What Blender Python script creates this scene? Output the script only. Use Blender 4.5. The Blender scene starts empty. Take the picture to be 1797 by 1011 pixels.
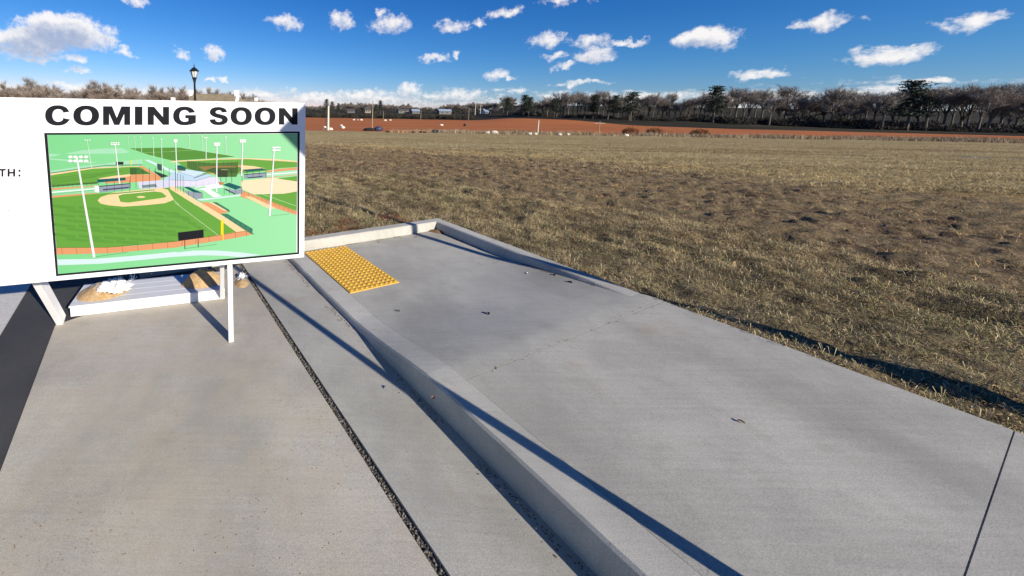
import bpy, math, random
import numpy as np
from mathutils import Vector, Matrix

R = math.radians
rng = np.random.default_rng(7)
random.seed(7)
scene = bpy.context.scene
col = scene.collection

# ------------------------------------------------------------------ camera
EYE = 1.85                      # eye height above the gutter
FPX = 665.0                     # focal length in photo pixels
PITCH = math.atan(88 / FPX)
ROLL = math.atan(.0145)
cam_d = bpy.data.cameras.new('camera')
cam = bpy.data.objects.new('camera', cam_d)
col.objects.link(cam)
scene.camera = cam
cam_d.sensor_fit = 'HORIZONTAL'
cam_d.sensor_width = 36
cam_d.lens = 36 * FPX / 1797
cam_d.shift_x = (898.5 - 560) / 1797
cam_d.shift_y = -(505.5 - 280) / 1797
cam_d.clip_start = .05
cam_d.clip_end = 20000
_f = Vector((0, math.cos(PITCH), -math.sin(PITCH)))
_u0 = Vector((0, math.sin(PITCH), math.cos(PITCH)))
_r0 = Vector((1, 0, 0))
_r = _r0 * math.cos(ROLL) + _u0 * math.sin(ROLL)
_u = _u0 * math.cos(ROLL) - _r0 * math.sin(ROLL)
m = Matrix.Identity(4)
for i in range(3):
    m[i][0] = _r[i]; m[i][1] = _u[i]; m[i][2] = -_f[i]; m[i][3] = (0, 0, EYE)[i]
cam.matrix_world = m

# ------------------------------------------------------------------ light
SUN_AZ, SUN_EL = 140.0, 23.5    # degrees clockwise from +Y, above the horizon
sun_dir = Vector((math.sin(R(SUN_AZ)) * math.cos(R(SUN_EL)), math.cos(R(SUN_AZ)) * math.cos(R(SUN_EL)), math.sin(R(SUN_EL))))
sun_d = bpy.data.lights.new('sun', 'SUN')
sun_d.energy = 5.0
sun_d.angle = R(.53)
sun_d.color = (1.0, .93, .82)
sun = bpy.data.objects.new('sun', sun_d)
col.objects.link(sun)
sun.rotation_euler = sun_dir.to_track_quat('Z', 'Y').to_euler()

vs = scene.view_settings
vs.view_transform = 'Standard'
vs.look = 'None'
vs.exposure = 0.45
vs.gamma = 1.0
vs.use_curve_mapping = False
scene.render.film_transparent = False
scene.cycles.max_bounces = 6
scene.cycles.transparent_max_bounces = 6

# ------------------------------------------------------------------ geometry of the place in numbers
def ray(x, y):
    u, v = x - 560, 280 - y
    c, s = math.cos(ROLL), math.sin(ROLL)
    u, v = c * u - s * v, s * u + c * v
    return np.array([u, FPX * math.cos(PITCH) + v * math.sin(PITCH), -FPX * math.sin(PITCH) + v * math.cos(PITCH)]) / FPX
def ground(x, y, z=0.):
    d = ray(x, y)
    t = (z - EYE) / d[2]
    return d[0] * t, d[1] * t
def at(x, y, dist):
    d = ray(x, y)
    k = dist / d[1]
    return np.array([d[0] * k, dist, EYE + d[2] * k])
A64 = R(64.5)
O2 = np.array([1.846, 5.744])                                  # inner corner of the kerb
SA = -np.array([math.sin(A64), math.cos(A64)])                 # along the back kerb, to the left
TB = np.array([math.sin(A64 + math.pi / 2), math.cos(A64 + math.pi / 2)])   # along the right kerb, towards the camera
def st(s, t):
    p = O2 + SA * s + TB * t
    return float(p[0]), float(p[1])
def to_st(x, y):
    d0, d1 = x - O2[0], y - O2[1]
    return d0 * SA[0] + d1 * SA[1], d0 * TB[0] + d1 * TB[1]
def ss(v):
    v = np.clip(v, 0, 1)
    return v * v * (3 - 2 * v)

# ------------------------------------------------------------------ noise for meshes
_perm = rng.random((256, 256))
def vnoise(x, y):
    x = np.asarray(x, float); y = np.asarray(y, float)
    xi = np.floor(x).astype(int); yi = np.floor(y).astype(int)
    fx = ss(x - xi); fy = ss(y - yi)
    a = _perm[xi & 255, yi & 255]; b = _perm[(xi + 1) & 255, yi & 255]
    c = _perm[xi & 255, (yi + 1) & 255]; d = _perm[(xi + 1) & 255, (yi + 1) & 255]
    return (a * (1 - fx) + b * fx) * (1 - fy) + (c * (1 - fx) + d * fx) * fy
def fbm(x, y, o=4):
    r = 0; a = .5; n = 0
    for k in range(o):
        r = r + a * vnoise(x * 2 ** k + 13.7 * k, y * 2 ** k + 7.1 * k); n += a; a *= .5
    return r / n

# ------------------------------------------------------------------ materials
class NT:
    def __init__(s, nt): s.nt = nt
    def n(s, t, **kw):
        nd = s.nt.nodes.new(t)
        for k, v in kw.items(): setattr(nd, k, v)
        return nd
    def l(s, a, b): s.nt.links.new(a, b)
    def math(s, op, a, b=None, c=None, clamp=False):
        nd = s.n('ShaderNodeMath', operation=op, use_clamp=clamp)
        for i, v in enumerate((a, b, c)):
            if v is None: continue
            if isinstance(v, (int, float)): nd.inputs[i].default_value = v
            else: s.l(v, nd.inputs[i])
        return nd.outputs[0]
    def noise(s, vec, scale, detail=4, rough=.55, dist=0.):
        nd = s.n('ShaderNodeTexNoise')
        nd.inputs['Scale'].default_value = scale; nd.inputs['Detail'].default_value = detail
        nd.inputs['Roughness'].default_value = rough; nd.inputs['Distortion'].default_value = dist
        if vec is not None: s.l(vec, nd.inputs['Vector'])
        return nd.outputs['Fac']
    def ramp(s, fac, stops, interp='LINEAR'):
        nd = s.n('ShaderNodeValToRGB'); cr = nd.color_ramp; cr.interpolation = interp
        while len(cr.elements) < len(stops): cr.elements.new(.5)
        for e, (p, c) in zip(cr.elements, stops):
            e.position = p; e.color = (*c, 1) if len(c) == 3 else c
        s.l(fac, nd.inputs['Fac'])
        return nd.outputs['Color']
    def mix(s, fac, a, b, blend='MIX'):
        nd = s.n('ShaderNodeMix', data_type='RGBA', blend_type=blend)
        for sock, v in ((nd.inputs[0], fac), (nd.inputs[6], a), (nd.inputs[7], b)):
            if isinstance(v, (int, float)): sock.default_value = v
            elif isinstance(v, tuple): sock.default_value = (*v, 1)
            else: s.l(v, sock)
        return nd.outputs[2]
    def mapping(s, vec, scale=(1, 1, 1), rot=(0, 0, 0)):
        nd = s.n('ShaderNodeMapping')
        nd.inputs['Scale'].default_value = scale; nd.inputs['Rotation'].default_value = rot
        s.l(vec, nd.inputs['Vector'])
        return nd.outputs[0]
def new_mat(name):
    mt = bpy.data.materials.new(name); mt.use_nodes = True
    t = NT(mt.node_tree)
    b = mt.node_tree.nodes['Principled BSDF']
    return mt, t, b
def bump(t, b, h, strength=.4, dist=.01):
    nd = t.n('ShaderNodeBump'); nd.inputs['Strength'].default_value = strength; nd.inputs['Distance'].default_value = dist
    t.l(h, nd.inputs['Height']); t.l(nd.outputs[0], b.inputs['Normal'])
def simple(name, c, rough=.6, var=.12, scale=20, metal=0., bmp=0., spec=.5):
    mt, t, b = new_mat(name)
    tc = t.n('ShaderNodeTexCoord').outputs['Object']
    f = t.noise(tc, scale, 5)
    lo = tuple(max(0, v * (1 - var)) for v in c); hi = tuple(min(1, v * (1 + var)) for v in c)
    t.l(t.ramp(f, [(.3, lo), (.7, hi)]), b.inputs['Base Color'])
    b.inputs['Roughness'].default_value = rough; b.inputs['Metallic'].default_value = metal
    b.inputs['Specular IOR Level'].default_value = spec
    if bmp: bump(t, b, f, bmp, .01)
    return mt
def concrete(name, c, stain=(.75, .72, .68), streak=0., sand=None):
    mt, t, b = new_mat(name)
    tc = t.n('ShaderNodeTexCoord').outputs['Object']
    big = t.noise(tc, .9, 5, .6)
    mid = t.noise(tc, 6, 6, .65)
    fine = t.noise(tc, 180, 3, .7)
    k = t.ramp(big, [(.3, tuple(v * .72 for v in c)), (.52, c), (.72, tuple(min(1, v * 1.16) for v in c))])
    k = t.mix(t.math('MULTIPLY', t.ramp(mid, [(.52, (0, 0, 0)), (.72, (1, 1, 1))]), .35), k, tuple(v * w for v, w in zip(c, stain)))
    k = t.mix(.8, k, t.ramp(fine, [(.3, (.62, .62, .62)), (.55, (1, 1, 1)), (.7, (1.14, 1.14, 1.14))]), 'MULTIPLY')
    # trowel and broom sweep across the slab
    sw = t.noise(t.mapping(tc, (1.2, 26, 1), (0, 0, R(25))), 1.5, 4, .6)
    k = t.mix(.35, k, t.ramp(sw, [(.3, (.8, .8, .8)), (.7, (1.08, 1.08, 1.08))]), 'MULTIPLY')
    pit = t.n('ShaderNodeTexVoronoi'); pit.inputs['Scale'].default_value = 34; t.l(tc, pit.inputs['Vector'])
    pm = t.ramp(pit.outputs['Distance'], [(.05, (.55, .55, .55)), (.10, (1, 1, 1))])
    k = t.mix(t.ramp(t.noise(tc, 3, 3), [(.5, (0, 0, 0)), (.65, (.8, .8, .8))]), k, pm, 'MULTIPLY')
    # hairline cracks, rust-brown and damp stains, scuffs
    cv = t.n('ShaderNodeTexVoronoi', feature='DISTANCE_TO_EDGE'); cv.inputs['Scale'].default_value = .55
    wv = t.n('ShaderNodeVectorMath', operation='ADD'); t.l(tc, wv.inputs[0])
    nz = t.n('ShaderNodeTexNoise'); nz.inputs['Scale'].default_value = 2.2; nz.inputs['Detail'].default_value = 6; t.l(tc, nz.inputs['Vector'])
    t.l(nz.outputs['Color'], wv.inputs[1]); t.l(wv.outputs[0], cv.inputs['Vector'])
    cm = t.ramp(cv.outputs['Distance'], [(.0, (1, 1, 1)), (.0035, (0, 0, 0))])
    k = t.mix(t.math('MULTIPLY', t.math('MULTIPLY', cm, t.ramp(t.noise(tc, .7, 3), [(.5, (0, 0, 0)), (.6, (1, 1, 1))])), .55), k, (.14, .13, .12))
    damp = t.ramp(t.noise(t.mapping(tc, (1, .45, 1), (0, 0, R(30))), .75, 6, .62), [(.5, (0, 0, 0)), (.66, (1, 1, 1))])
    k = t.mix(t.math('MULTIPLY', damp, .62), k, tuple(v * w for v, w in zip(c, (.62, .62, .63))))
    rust = t.ramp(t.noise(tc, 1.9, 7, .7), [(.60, (0, 0, 0)), (.74, (1, 1, 1))])
    k = t.mix(t.math('MULTIPLY', rust, .5), k, (.36, .26, .16))
    scuff = t.ramp(t.noise(t.mapping(tc, (.5, 14, 1), (0, 0, R(-62))), 1.1, 5, .7), [(.62, (0, 0, 0)), (.72, (1, 1, 1))])
    k = t.mix(t.math('MULTIPLY', t.math('MULTIPLY', scuff, t.ramp(t.noise(tc, .5, 2), [(.48, (0, 0, 0)), (.6, (1, 1, 1))])), .35), k, (.20, .195, .19))
    if sand:
        sm = t.ramp(t.noise(tc, 2.3, 6, .65), [(.40, (0, 0, 0)), (.70, (1, 1, 1))])
        k = t.mix(t.math('MULTIPLY', sm, .5), k, sand)
    t.l(k, b.inputs['Base Color'])
    b.inputs['Roughness'].default_value = .85
    b.inputs['Specular IOR Level'].default_value = .3
    bump(t, b, t.math('ADD', t.math('MULTIPLY', fine, .6), t.math('MULTIPLY', sw, .6)), .35, .004)
    return mt
M = {}
M['walk'] = concrete('walk_concrete', (.455, .435, .372))
M['kerb'] = concrete('kerb_concrete', (.52, .497, .43))
M['gutter'] = concrete('gutter_concrete', (.435, .415, .36))
M['apron'] = concrete('apron_concrete', (.49, .45, .38), sand=(.50, .41, .285))
M['asphalt'] = None
def asphalt():
    mt, t, b = new_mat('asphalt')
    tc = t.n('ShaderNodeTexCoord').outputs['Object']
    f = t.noise(tc, 260, 3, .7); g = t.noise(tc, 3, 5)
    k = t.mix(.5, t.ramp(f, [(.35, (.022, .022, .024)), (.6, (.055, .054, .055)), (.72, (.12, .12, .115))]), t.ramp(g, [(.3, (.035, .035, .036)), (.7, (.065, .064, .063))]))
    t.l(k, b.inputs['Base Color']); b.inputs['Roughness'].default_value = .9
    bump(t, b, f, .6, .006)
    return mt
M['asphalt'] = asphalt()
def painted_bar():
    mt, t, b = new_mat('worn_road_paint')
    tc = t.n('ShaderNodeTexCoord').outputs['Object']
    f = t.noise(tc, 40, 6, .7)
    k = t.ramp(f, [(.30, (.20, .19, .18)), (.38, (.50, .48, .44)), (.7, (.62, .60, .55))])
    t.l(k, b.inputs['Base Color']); b.inputs['Roughness'].default_value = .8
    bump(t, b, f, .4, .004)
    return mt
M['bar'] = painted_bar()
def white_wood(name, c=(.80, .79, .77), grain=.5):
    mt, t, b = new_mat(name)
    tc = t.n('ShaderNodeTexCoord').outputs['Object']
    f = t.noise(t.mapping(tc, (3, 60, 60)), 1.5, 5, .6)
    g = t.noise(tc, 4, 5)
    k = t.mix(.5, t.ramp(f, [(.3, tuple(v * .86 for v in c)), (.6, c)]), t.ramp(g, [(.3, tuple(v * .88 for v in c)), (.6, c)]))
    t.l(k, b.inputs['Base Color']); b.inputs['Roughness'].default_value = .55
    bump(t, b, f, grain, .002)
    return mt
M['white_wood'] = white_wood('white_painted_wood')
M['white_deck'] = white_wood('weathered_white_deck', (.66, .66, .66), .9)
M['panel'] = simple('white_sign_panel', (.74, .74, .75), .5, .02, 3, spec=.2)
M['ink'] = simple('black_sign_ink', (.010, .011, .014), .7, .2, 5, spec=.12)
M['screw'] = simple('dull_screw', (.25, .24, .22), .5, .2, 40, .6)
def print_mat():
    mt, t, b = new_mat('printed_picture_inks')
    a = t.n('ShaderNodeVertexColor', layer_name='Col')
    t.l(a.outputs['Color'], b.inputs['Base Color'])
    b.inputs['Roughness'].default_value = .6; b.inputs['Specular IOR Level'].default_value = .2
    return mt
M['print'] = print_mat()
def sand_mat():
    mt, t, b = new_mat('spilled_sand')
    tc = t.n('ShaderNodeTexCoord').outputs['Object']
    f = t.noise(tc, 30, 6, .7); g = t.noise(tc, 320, 2, .7)
    k = t.ramp(f, [(.3, (.40, .245, .11)), (.55, (.58, .385, .185)), (.72, (.66, .47, .26))])
    k = t.mix(.5, k, t.ramp(g, [(.3, (.62, .62, .62)), (.6, (1.05, 1.05, 1.05))]), 'MULTIPLY')
    t.l(k, b.inputs['Base Color']); b.inputs['Roughness'].default_value = .95
    bump(t, b, t.math('ADD', f, g), .8, .008)
    return mt
M['sand'] = sand_mat()
M['bag'] = simple('white_woven_plastic', (.80, .79, .76), .6, .08, 120, bmp=.4)
def pad_mat():
    mt, t, b = new_mat('yellow_tactile_plastic')
    tc = t.n('ShaderNodeTexCoord').outputs['Object']
    f = t.noise(tc, 7, 6, .7); g = t.noise(tc, 60, 4, .7)
    k = t.ramp(f, [(.3, (.62, .34, .035)), (.6, (.76, .44, .045))])
    k = t.mix(t.math('MULTIPLY', t.ramp(g, [(.5, (0, 0, 0)), (.68, (1, 1, 1))]), .4), k, (.42, .30, .13))
    k = t.mix(t.math('MULTIPLY', t.ramp(t.noise(tc, 3, 5, .6), [(.52, (0, 0, 0)), (.7, (1, 1, 1))]), .35), k, (.55, .42, .22))
    t.l(k, b.inputs['Base Color']); b.inputs['Roughness'].default_value = .65
    bump(t, b, g, .2, .003)
    return mt
M['pad'] = pad_mat()
M['gravel'] = simple('dark_gravel', (.075, .066, .056), .9, .6, 60, bmp=.5)
M['black_metal'] = simple('black_lamp_paint', (.012, .013, .015), .35, .3, 20)
M['lamp_glass'] = simple('frosted_lamp_glass', (.72, .71, .66), .25, .05, 10)
M['pole_wood'] = simple('weathered_pole_wood', (.33, .27, .18), .9, .25, 8)
M['pole_pale'] = simple('pale_new_pole', (.66, .60, .48), .8, .12, 8)
M['bark'] = simple('grey_brown_bark', (.12, .098, .078), .95, .3, 5)
M['twig'] = simple('bare_twigs', (.25, .215, .18), .95, .35, .6)
M['twig_red'] = simple('reddish_twigs', (.25, .20, .16), .95, .35, .6)
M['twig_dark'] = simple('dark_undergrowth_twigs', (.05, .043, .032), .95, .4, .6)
M['needles'] = simple('pine_needles', (.018, .032, .018), .8, .4, 1.5)
M['copper'] = simple('coppery_dead_shrub', (.30, .13, .05), .9, .4, 2)
M['roof_moss'] = simple('mossy_shingle_roof', (.205, .165, .105), .95, .25, .9, bmp=.3)
M['white_wall'] = simple('white_house_paint', (.78, .77, .74), .7, .06, 2)
M['brick_wall'] = simple('pale_house_wall', (.16, .15, .14), .8, .1, 2)
M['roof_blue'] = simple('blue_grey_metal_roof', (.30, .37, .46), .4, .1, 1)
M['roof_dark'] = simple('dark_shingles', (.07, .065, .065), .9, .2, 2)
M['glass'] = simple('dark_window_glass', (.02, .025, .03), .1, .1, 2)
M['white_stone'] = simple('pale_stone', (.66, .60, .50), .9, .15, 3, bmp=.4)
M['tarp'] = simple('dark_blue_tarp', (.028, .038, .075), .5, .4, 3)
M['black_soil'] = simple('black_heap', (.012, .011, .012), .9, .4, 3)
M['red_rubble'] = simple('red_clay_clods', (.26, .125, .06), .95, .35, 3)
M['leaf'] = simple('dry_brown_leaf', (.16, .09, .045), .8, .3, 60)
M['litter'] = simple('white_litter', (.72, .72, .72), .5, .1, 20)
M['yellow_sign'] = simple('yellow_road_sign', (.75, .45, .03), .4, .05, 5)
M['steel'] = simple('galvanised_steel', (.42, .43, .44), .45, .12, 15, .7)

def grass_ground():
    mt, t, b = new_mat('dead_grass_and_soil')
    tc = t.n('ShaderNodeTexCoord').outputs['Object']
    sx = t.n('ShaderNodeSeparateXYZ'); t.l(tc, sx.inputs[0])
    X, Y = sx.outputs[0], sx.outputs[1]
    warp = t.noise(t.mapping(tc, (.12, .12, 0)), 1, 4)
    q = t.math('ADD', t.math('ADD', t.math('MULTIPLY', X, .755), t.math('MULTIPLY', Y, .656)), t.math('MULTIPLY', t.math('SUBTRACT', warp, .5), 9))
    furrow = t.noise(t.mapping(t.mapping(tc, (1, 1, 1), (0, 0, R(49))), (.16, 2.2, 1)), 1.4, 5, .6)
    clod = t.noise(tc, 9, 6, .7)
    strawn = t.noise(tc, 40, 4, .75)
    soil = t.ramp(clod, [(.32, (.05, .030, .018)), (.48, (.155, .10, .058)), (.62, (.35, .245, .15))])
    straw = t.ramp(strawn, [(.3, (.09, .07, .035)), (.5, (.26, .205, .105)), (.68, (.42, .34, .19))])
    mowed = t.ramp(t.noise(t.mapping(tc, (.05, .55, 1)), 1, 6, .65), [(.32, (.21, .15, .06)), (.46, (.35, .265, .12)), (.6, (.48, .375, .19)), (.75, (.36, .275, .13))])
    mowed = t.mix(.55, mowed, t.ramp(t.noise(t.mapping(tc, (.25, 1.4, 1)), 2.2, 6, .75), [(.3, (.55, .52, .5)), (.6, (1.1, 1.08, 1.0))]), 'MULTIPLY')
    redden = t.ramp(t.noise(t.mapping(tc, (.03, .2, 1)), 1, 4), [(.56, (0, 0, 0)), (.68, (.55, .55, .55))])
    mowed = t.mix(redden, mowed, (.27, .155, .075))
    z_soil = t.math('MULTIPLY', t.ramp(q, [(0, (0, 0, 0)), (1, (0, 0, 0))]), 1)  # placeholder, replaced below
    m1 = t.n('ShaderNodeMapRange', interpolation_type='SMOOTHSTEP'); m1.inputs[1].default_value = 4.5; m1.inputs[2].default_value = 8.5; t.l(q, m1.inputs[0])
    m2 = t.n('ShaderNodeMapRange', interpolation_type='SMOOTHSTEP'); m2.inputs[1].default_value = 14.5; m2.inputs[2].default_value = 19; t.l(q, m2.inputs[0])
    near = t.mix(t.ramp(clod, [(.34, (0, 0, 0)), (.52, (.92, .92, .92))]), soil, straw)
    near = t.mix(t.ramp(t.noise(tc, 3.2, 4, .6), [(.56, (0, 0, 0)), (.66, (.8, .8, .8))]), near, (.05, .038, .022))
    mid = t.mix(t.math('MULTIPLY', t.ramp(furrow, [(.36, (0, 0, 0)), (.58, (1, 1, 1))]), .72), soil, straw)
    k = t.mix(m1.outputs[0], near, mid)
    k = t.mix(m2.outputs[0], k, mowed)
    t.l(k, b.inputs['Base Color'])
    b.inputs['Roughness'].default_value = .95; b.inputs['Specular IOR Level'].default_value = .15
    bump(t, b, t.math('ADD', t.math('ADD', clod, t.math('MULTIPLY', strawn, .4)), t.math('MULTIPLY', furrow, 1.2)), 1.0, .09)
    return mt
M['field'] = grass_ground()
def far_ground(name, stops, scale, stretch=(.3, 1, 1)):
    mt, t, b = new_mat(name)
    tc = t.n('ShaderNodeTexCoord').outputs['Object']
    f = t.noise(t.mapping(tc, stretch), scale, 6, .65)
    t.l(t.ramp(f, stops), b.inputs['Base Color'])
    b.inputs['Roughness'].default_value = .95; b.inputs['Specular IOR Level'].default_value = .1
    bump(t, b, t.noise(tc, .8, 5), .5, .3)
    return mt
M['red_soil'] = far_ground('red_clay_soil', [(.3, (.31, .095, .03)), (.5, (.40, .135, .045)), (.7, (.46, .185, .078))], .35, (.12, 1, 1))
M['far_grass'] = far_ground('painted_shade_pasture', [(.3, (.018, .017, .012)), (.5, (.032, .029, .018)), (.72, (.085, .07, .038))], .03, (.35, 1, 1))  # shade lying on the far slope is put into this grass colour
def attr_mat(name, rough=.85):
    mt, t, b = new_mat(name)
    a = t.n('ShaderNodeVertexColor', layer_name='Col')
    t.l(a.outputs['Color'], b.inputs['Base Color'])
    b.inputs['Roughness'].default_value = rough; b.inputs['Specular IOR Level'].default_value = .2
    return mt
M['blades'] = attr_mat('dead_grass_blades')

# ------------------------------------------------------------------ sky
def build_sky():
    w = bpy.data.worlds.new('World'); scene.world = w; w.use_nodes = True
    t = NT(w.node_tree)
    for nd in list(w.node_tree.nodes): w.node_tree.nodes.remove(nd)
    sky = t.n('ShaderNodeTexSky', sky_type='NISHITA')
    sky.sun_disc = False
    sky.sun_elevation = R(SUN_EL); sky.sun_rotation = R(SUN_AZ)
    sky.altitude = 200; sky.air_density = 1.0; sky.dust_density = .0; sky.ozone_density = 3.0
    # deeper, clearer winter blue than the standard air
    sc = t.n('ShaderNodeSeparateColor'); t.l(sky.outputs[0], sc.inputs[0])
    cc = t.n('ShaderNodeCombineColor')
    t.l(t.math('MULTIPLY', t.math('POWER', sc.outputs[0], 2.0), .1086), cc.inputs[0])
    t.l(t.math('MULTIPLY', t.math('POWER', sc.outputs[1], 1.28), .4725), cc.inputs[1])
    t.l(t.math('MULTIPLY', sc.outputs[2], 1.24), cc.inputs[2])
    gen = t.n('ShaderNodeTexCoord').outputs['Generated']
    sep = t.n('ShaderNodeSeparateXYZ'); t.l(gen, sep.inputs[0])
    X, Y, Z = sep.outputs
    az = t.math('MULTIPLY', t.math('ARCTAN2', X, Y), 180 / math.pi)
    el = t.math('MULTIPLY', t.math('ARCSINE', Z), 180 / math.pi)
    comb = t.n('ShaderNodeCombineXYZ'); t.l(az, comb.inputs[0]); t.l(el, comb.inputs[1])
    # cloud field: (azimuth, elevation) in degrees -> density
    g = bpy.data.node_groups.new('cloud_field', 'ShaderNodeTree')
    g.interface.new_socket('P', in_out='INPUT', socket_type='NodeSocketVector')
    g.interface.new_socket('Density', in_out='OUTPUT', socket_type='NodeSocketFloat')
    c = NT(g)
    gi = c.n('NodeGroupInput'); go = c.n('NodeGroupOutput')
    P = gi.outputs[0]
    wn = c.n('ShaderNodeTexNoise'); wn.inputs['Scale'].default_value = .42; wn.inputs['Detail'].default_value = 5; wn.inputs['Roughness'].default_value = .62
    c.l(P, wn.inputs['Vector'])
    wv = c.n('ShaderNodeVectorMath', operation='SUBTRACT'); c.l(wn.outputs['Color'], wv.inputs[0]); wv.inputs[1].default_value = (.5, .5, .5)
    wm = c.n('ShaderNodeVectorMath', operation='MULTIPLY'); c.l(wv.outputs[0], wm.inputs[0]); wm.inputs[1].default_value = (5.2, 3.0, 0)
    pw = c.n('ShaderNodeVectorMath', operation='ADD'); c.l(P, pw.inputs[0]); c.l(wm.outputs[0], pw.inputs[1])
    sp = c.n('ShaderNodeSeparateXYZ'); c.l(pw.outputs[0], sp.inputs[0])
    A, E_ = sp.outputs[0], sp.outputs[1]
    clouds = [(62, 70, 80, 22), (115, 55, 82, 26), (30, 82, 55, 14), (160, 72, 46, 14), (66, 100, 56, 7), (20, 76, 26, 10), (140, 103, 18, 7),
              (501, 39, 30, 11), (601, 37, 22, 13), (688, 41, 40, 14), (668, 22, 14, 6), (793, 43, 28, 11), (842, 38, 14, 8), (886, 25, 26, 9),
              (992, 0, 50, 8), (962, 70, 32, 14), (1035, 74, 38, 11), (1040, 97, 34, 14), (976, 101, 24, 6), (993, 119, 24, 6), (1095, 77, 34, 5),
              (761, 102, 24, 6), (806, 96, 11, 6), (374, 90, 18, 12), (376, 101, 16, 7), (319, 94, 15, 8), (217, 92, 17, 8), (137, 126, 24, 6),
              (868, 134, 20, 9), (896, 135, 14, 5), (1020, 148, 44, 5), (240, 2, 22, 7), (372, 145, 12, 4), (392, 140, 9, 4),
              (715, 158, 26, 13), (640, 168, 60, 8), (800, 166, 50, 10), (560, 172, 50, 7), (690, 176, 60, 5),
              (1240, 66, 60, 18), (1330, 130, 44, 9), (1450, 40, 46, 13), (1560, 96, 70, 15), (1700, 44, 60, 14), (1660, 140, 60, 8)]
    dens = None
    for (cx, cy, rx, ry) in clouds:
        d = ray(cx, cy); r_ = math.hypot(d[0], d[1])
        ca = math.degrees(math.atan2(d[0], d[1])); ce = math.degrees(math.atan2(d[2], r_))
        dl = ray(cx + rx, cy); dt = ray(cx, cy - ry)
        ra = abs(math.degrees(math.atan2(dl[0], dl[1])) - ca) * 1.12
        re = abs(math.degrees(math.atan2(dt[2], math.hypot(dt[0], dt[1]))) - ce) * 1.25
        u = c.math('MULTIPLY', c.math('SUBTRACT', A, ca), 1 / ra)
        v = c.math('MULTIPLY', c.math('SUBTRACT', E_, ce), 1 / re)
        r2 = c.math('MULTIPLY_ADD', u, u, c.math('MULTIPLY', v, v))
        k = c.math('MULTIPLY', c.math('SUBTRACT', 1.0, r2), 1 + max(0, ry - 12) * .09)
        dens = k if dens is None else c.math('MAXIMUM', dens, k)
    # far rows of small cumulus just over the horizon, all the way round
    sv = c.n('ShaderNodeMapping'); sv.inputs['Scale'].default_value = (.20, .62, 1); c.l(P, sv.inputs['Vector'])
    hn = c.noise(sv.outputs[0], 1.3, 6, .6)
    ps = c.n('ShaderNodeSeparateXYZ'); c.l(P, ps.inputs[0])
    he = ps.outputs[1]
    band = c.n('ShaderNodeMapRange', interpolation_type='SMOOTHSTEP'); band.inputs[1].default_value = 4.6; band.inputs[2].default_value = 2.0; c.l(he, band.inputs[0])
    hd = c.math('MULTIPLY_ADD', c.math('SUBTRACT', hn, .53), 5.5, c.math('MULTIPLY', c.math('SUBTRACT', band.outputs[0], .72), 1.8))
    dens = c.math('MAXIMUM', dens, hd)
    # scattered fair-weather cumulus over the rest of the sky (outside the part seen above)
    sv2 = c.n('ShaderNodeMapping'); sv2.inputs['Scale'].default_value = (.05, .13, 1); c.l(P, sv2.inputs['Vector'])
    sn = c.noise(sv2.outputs[0], 1.0, 4, .5)
    out = c.n('ShaderNodeMapRange', interpolation_type='SMOOTHSTEP'); out.inputs[1].default_value = 64; out.inputs[2].default_value = 75
    c.l(c.math('ABSOLUTE', ps.outputs[0]), out.inputs[0])
    sd = c.math('MULTIPLY_ADD', c.math('SUBTRACT', sn, .66), 6.0, c.math('MULTIPLY', c.math('SUBTRACT', out.outputs[0], 1.0), 3.0))
    dens = c.math('MAXIMUM', dens, sd)
    fn = c.noise(P, 1.15, 6, .68)
    dens = c.math('ADD', dens, c.math('MULTIPLY', c.math('SUBTRACT', fn, .5), 2.6))
    c.l(dens, go.inputs[0])
    def field(vec):
        nd = t.n('ShaderNodeGroup'); nd.node_tree = g; t.l(vec, nd.inputs[0]); return nd.outputs[0]
    d0 = field(comb.outputs[0])
    sh = t.n('ShaderNodeVectorMath', operation='ADD'); t.l(comb.outputs[0], sh.inputs[0]); sh.inputs[1].default_value = (.45, 1.15, 0)
    d1 = field(sh.outputs[0])
    alpha = t.n('ShaderNodeMapRange', interpolation_type='SMOOTHSTEP'); alpha.inputs[1].default_value = -.2; alpha.inputs[2].default_value = 1.4; t.l(d0, alpha.inputs[0])
    shade = t.n('ShaderNodeMapRange', interpolation_type='SMOOTHSTEP'); shade.inputs[1].default_value = -.5; shade.inputs[2].default_value = 2.6; t.l(d1, shade.inputs[0])
    up = t.math('GREATER_THAN', Z, -.01)
    ccol = t.mix(shade.outputs[0], (11.8, 11.3, 10.9), (4.6, 5.3, 7.2))
    a = t.math('MULTIPLY', t.math('MULTIPLY', alpha.outputs[0], .9), up)
    skyc = t.mix(a, cc.outputs[0], ccol)
    bg = t.n('ShaderNodeBackground'); bg.inputs['Strength'].default_value = .065
    t.l(skyc, bg.inputs['Color'])
    o = t.n('ShaderNodeOutputWorld'); t.l(bg.outputs[0], o.inputs['Surface'])
    w.cycles.sampling_method = 'MANUAL'; w.cycles.sample_map_resolution = 512
build_sky()

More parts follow.
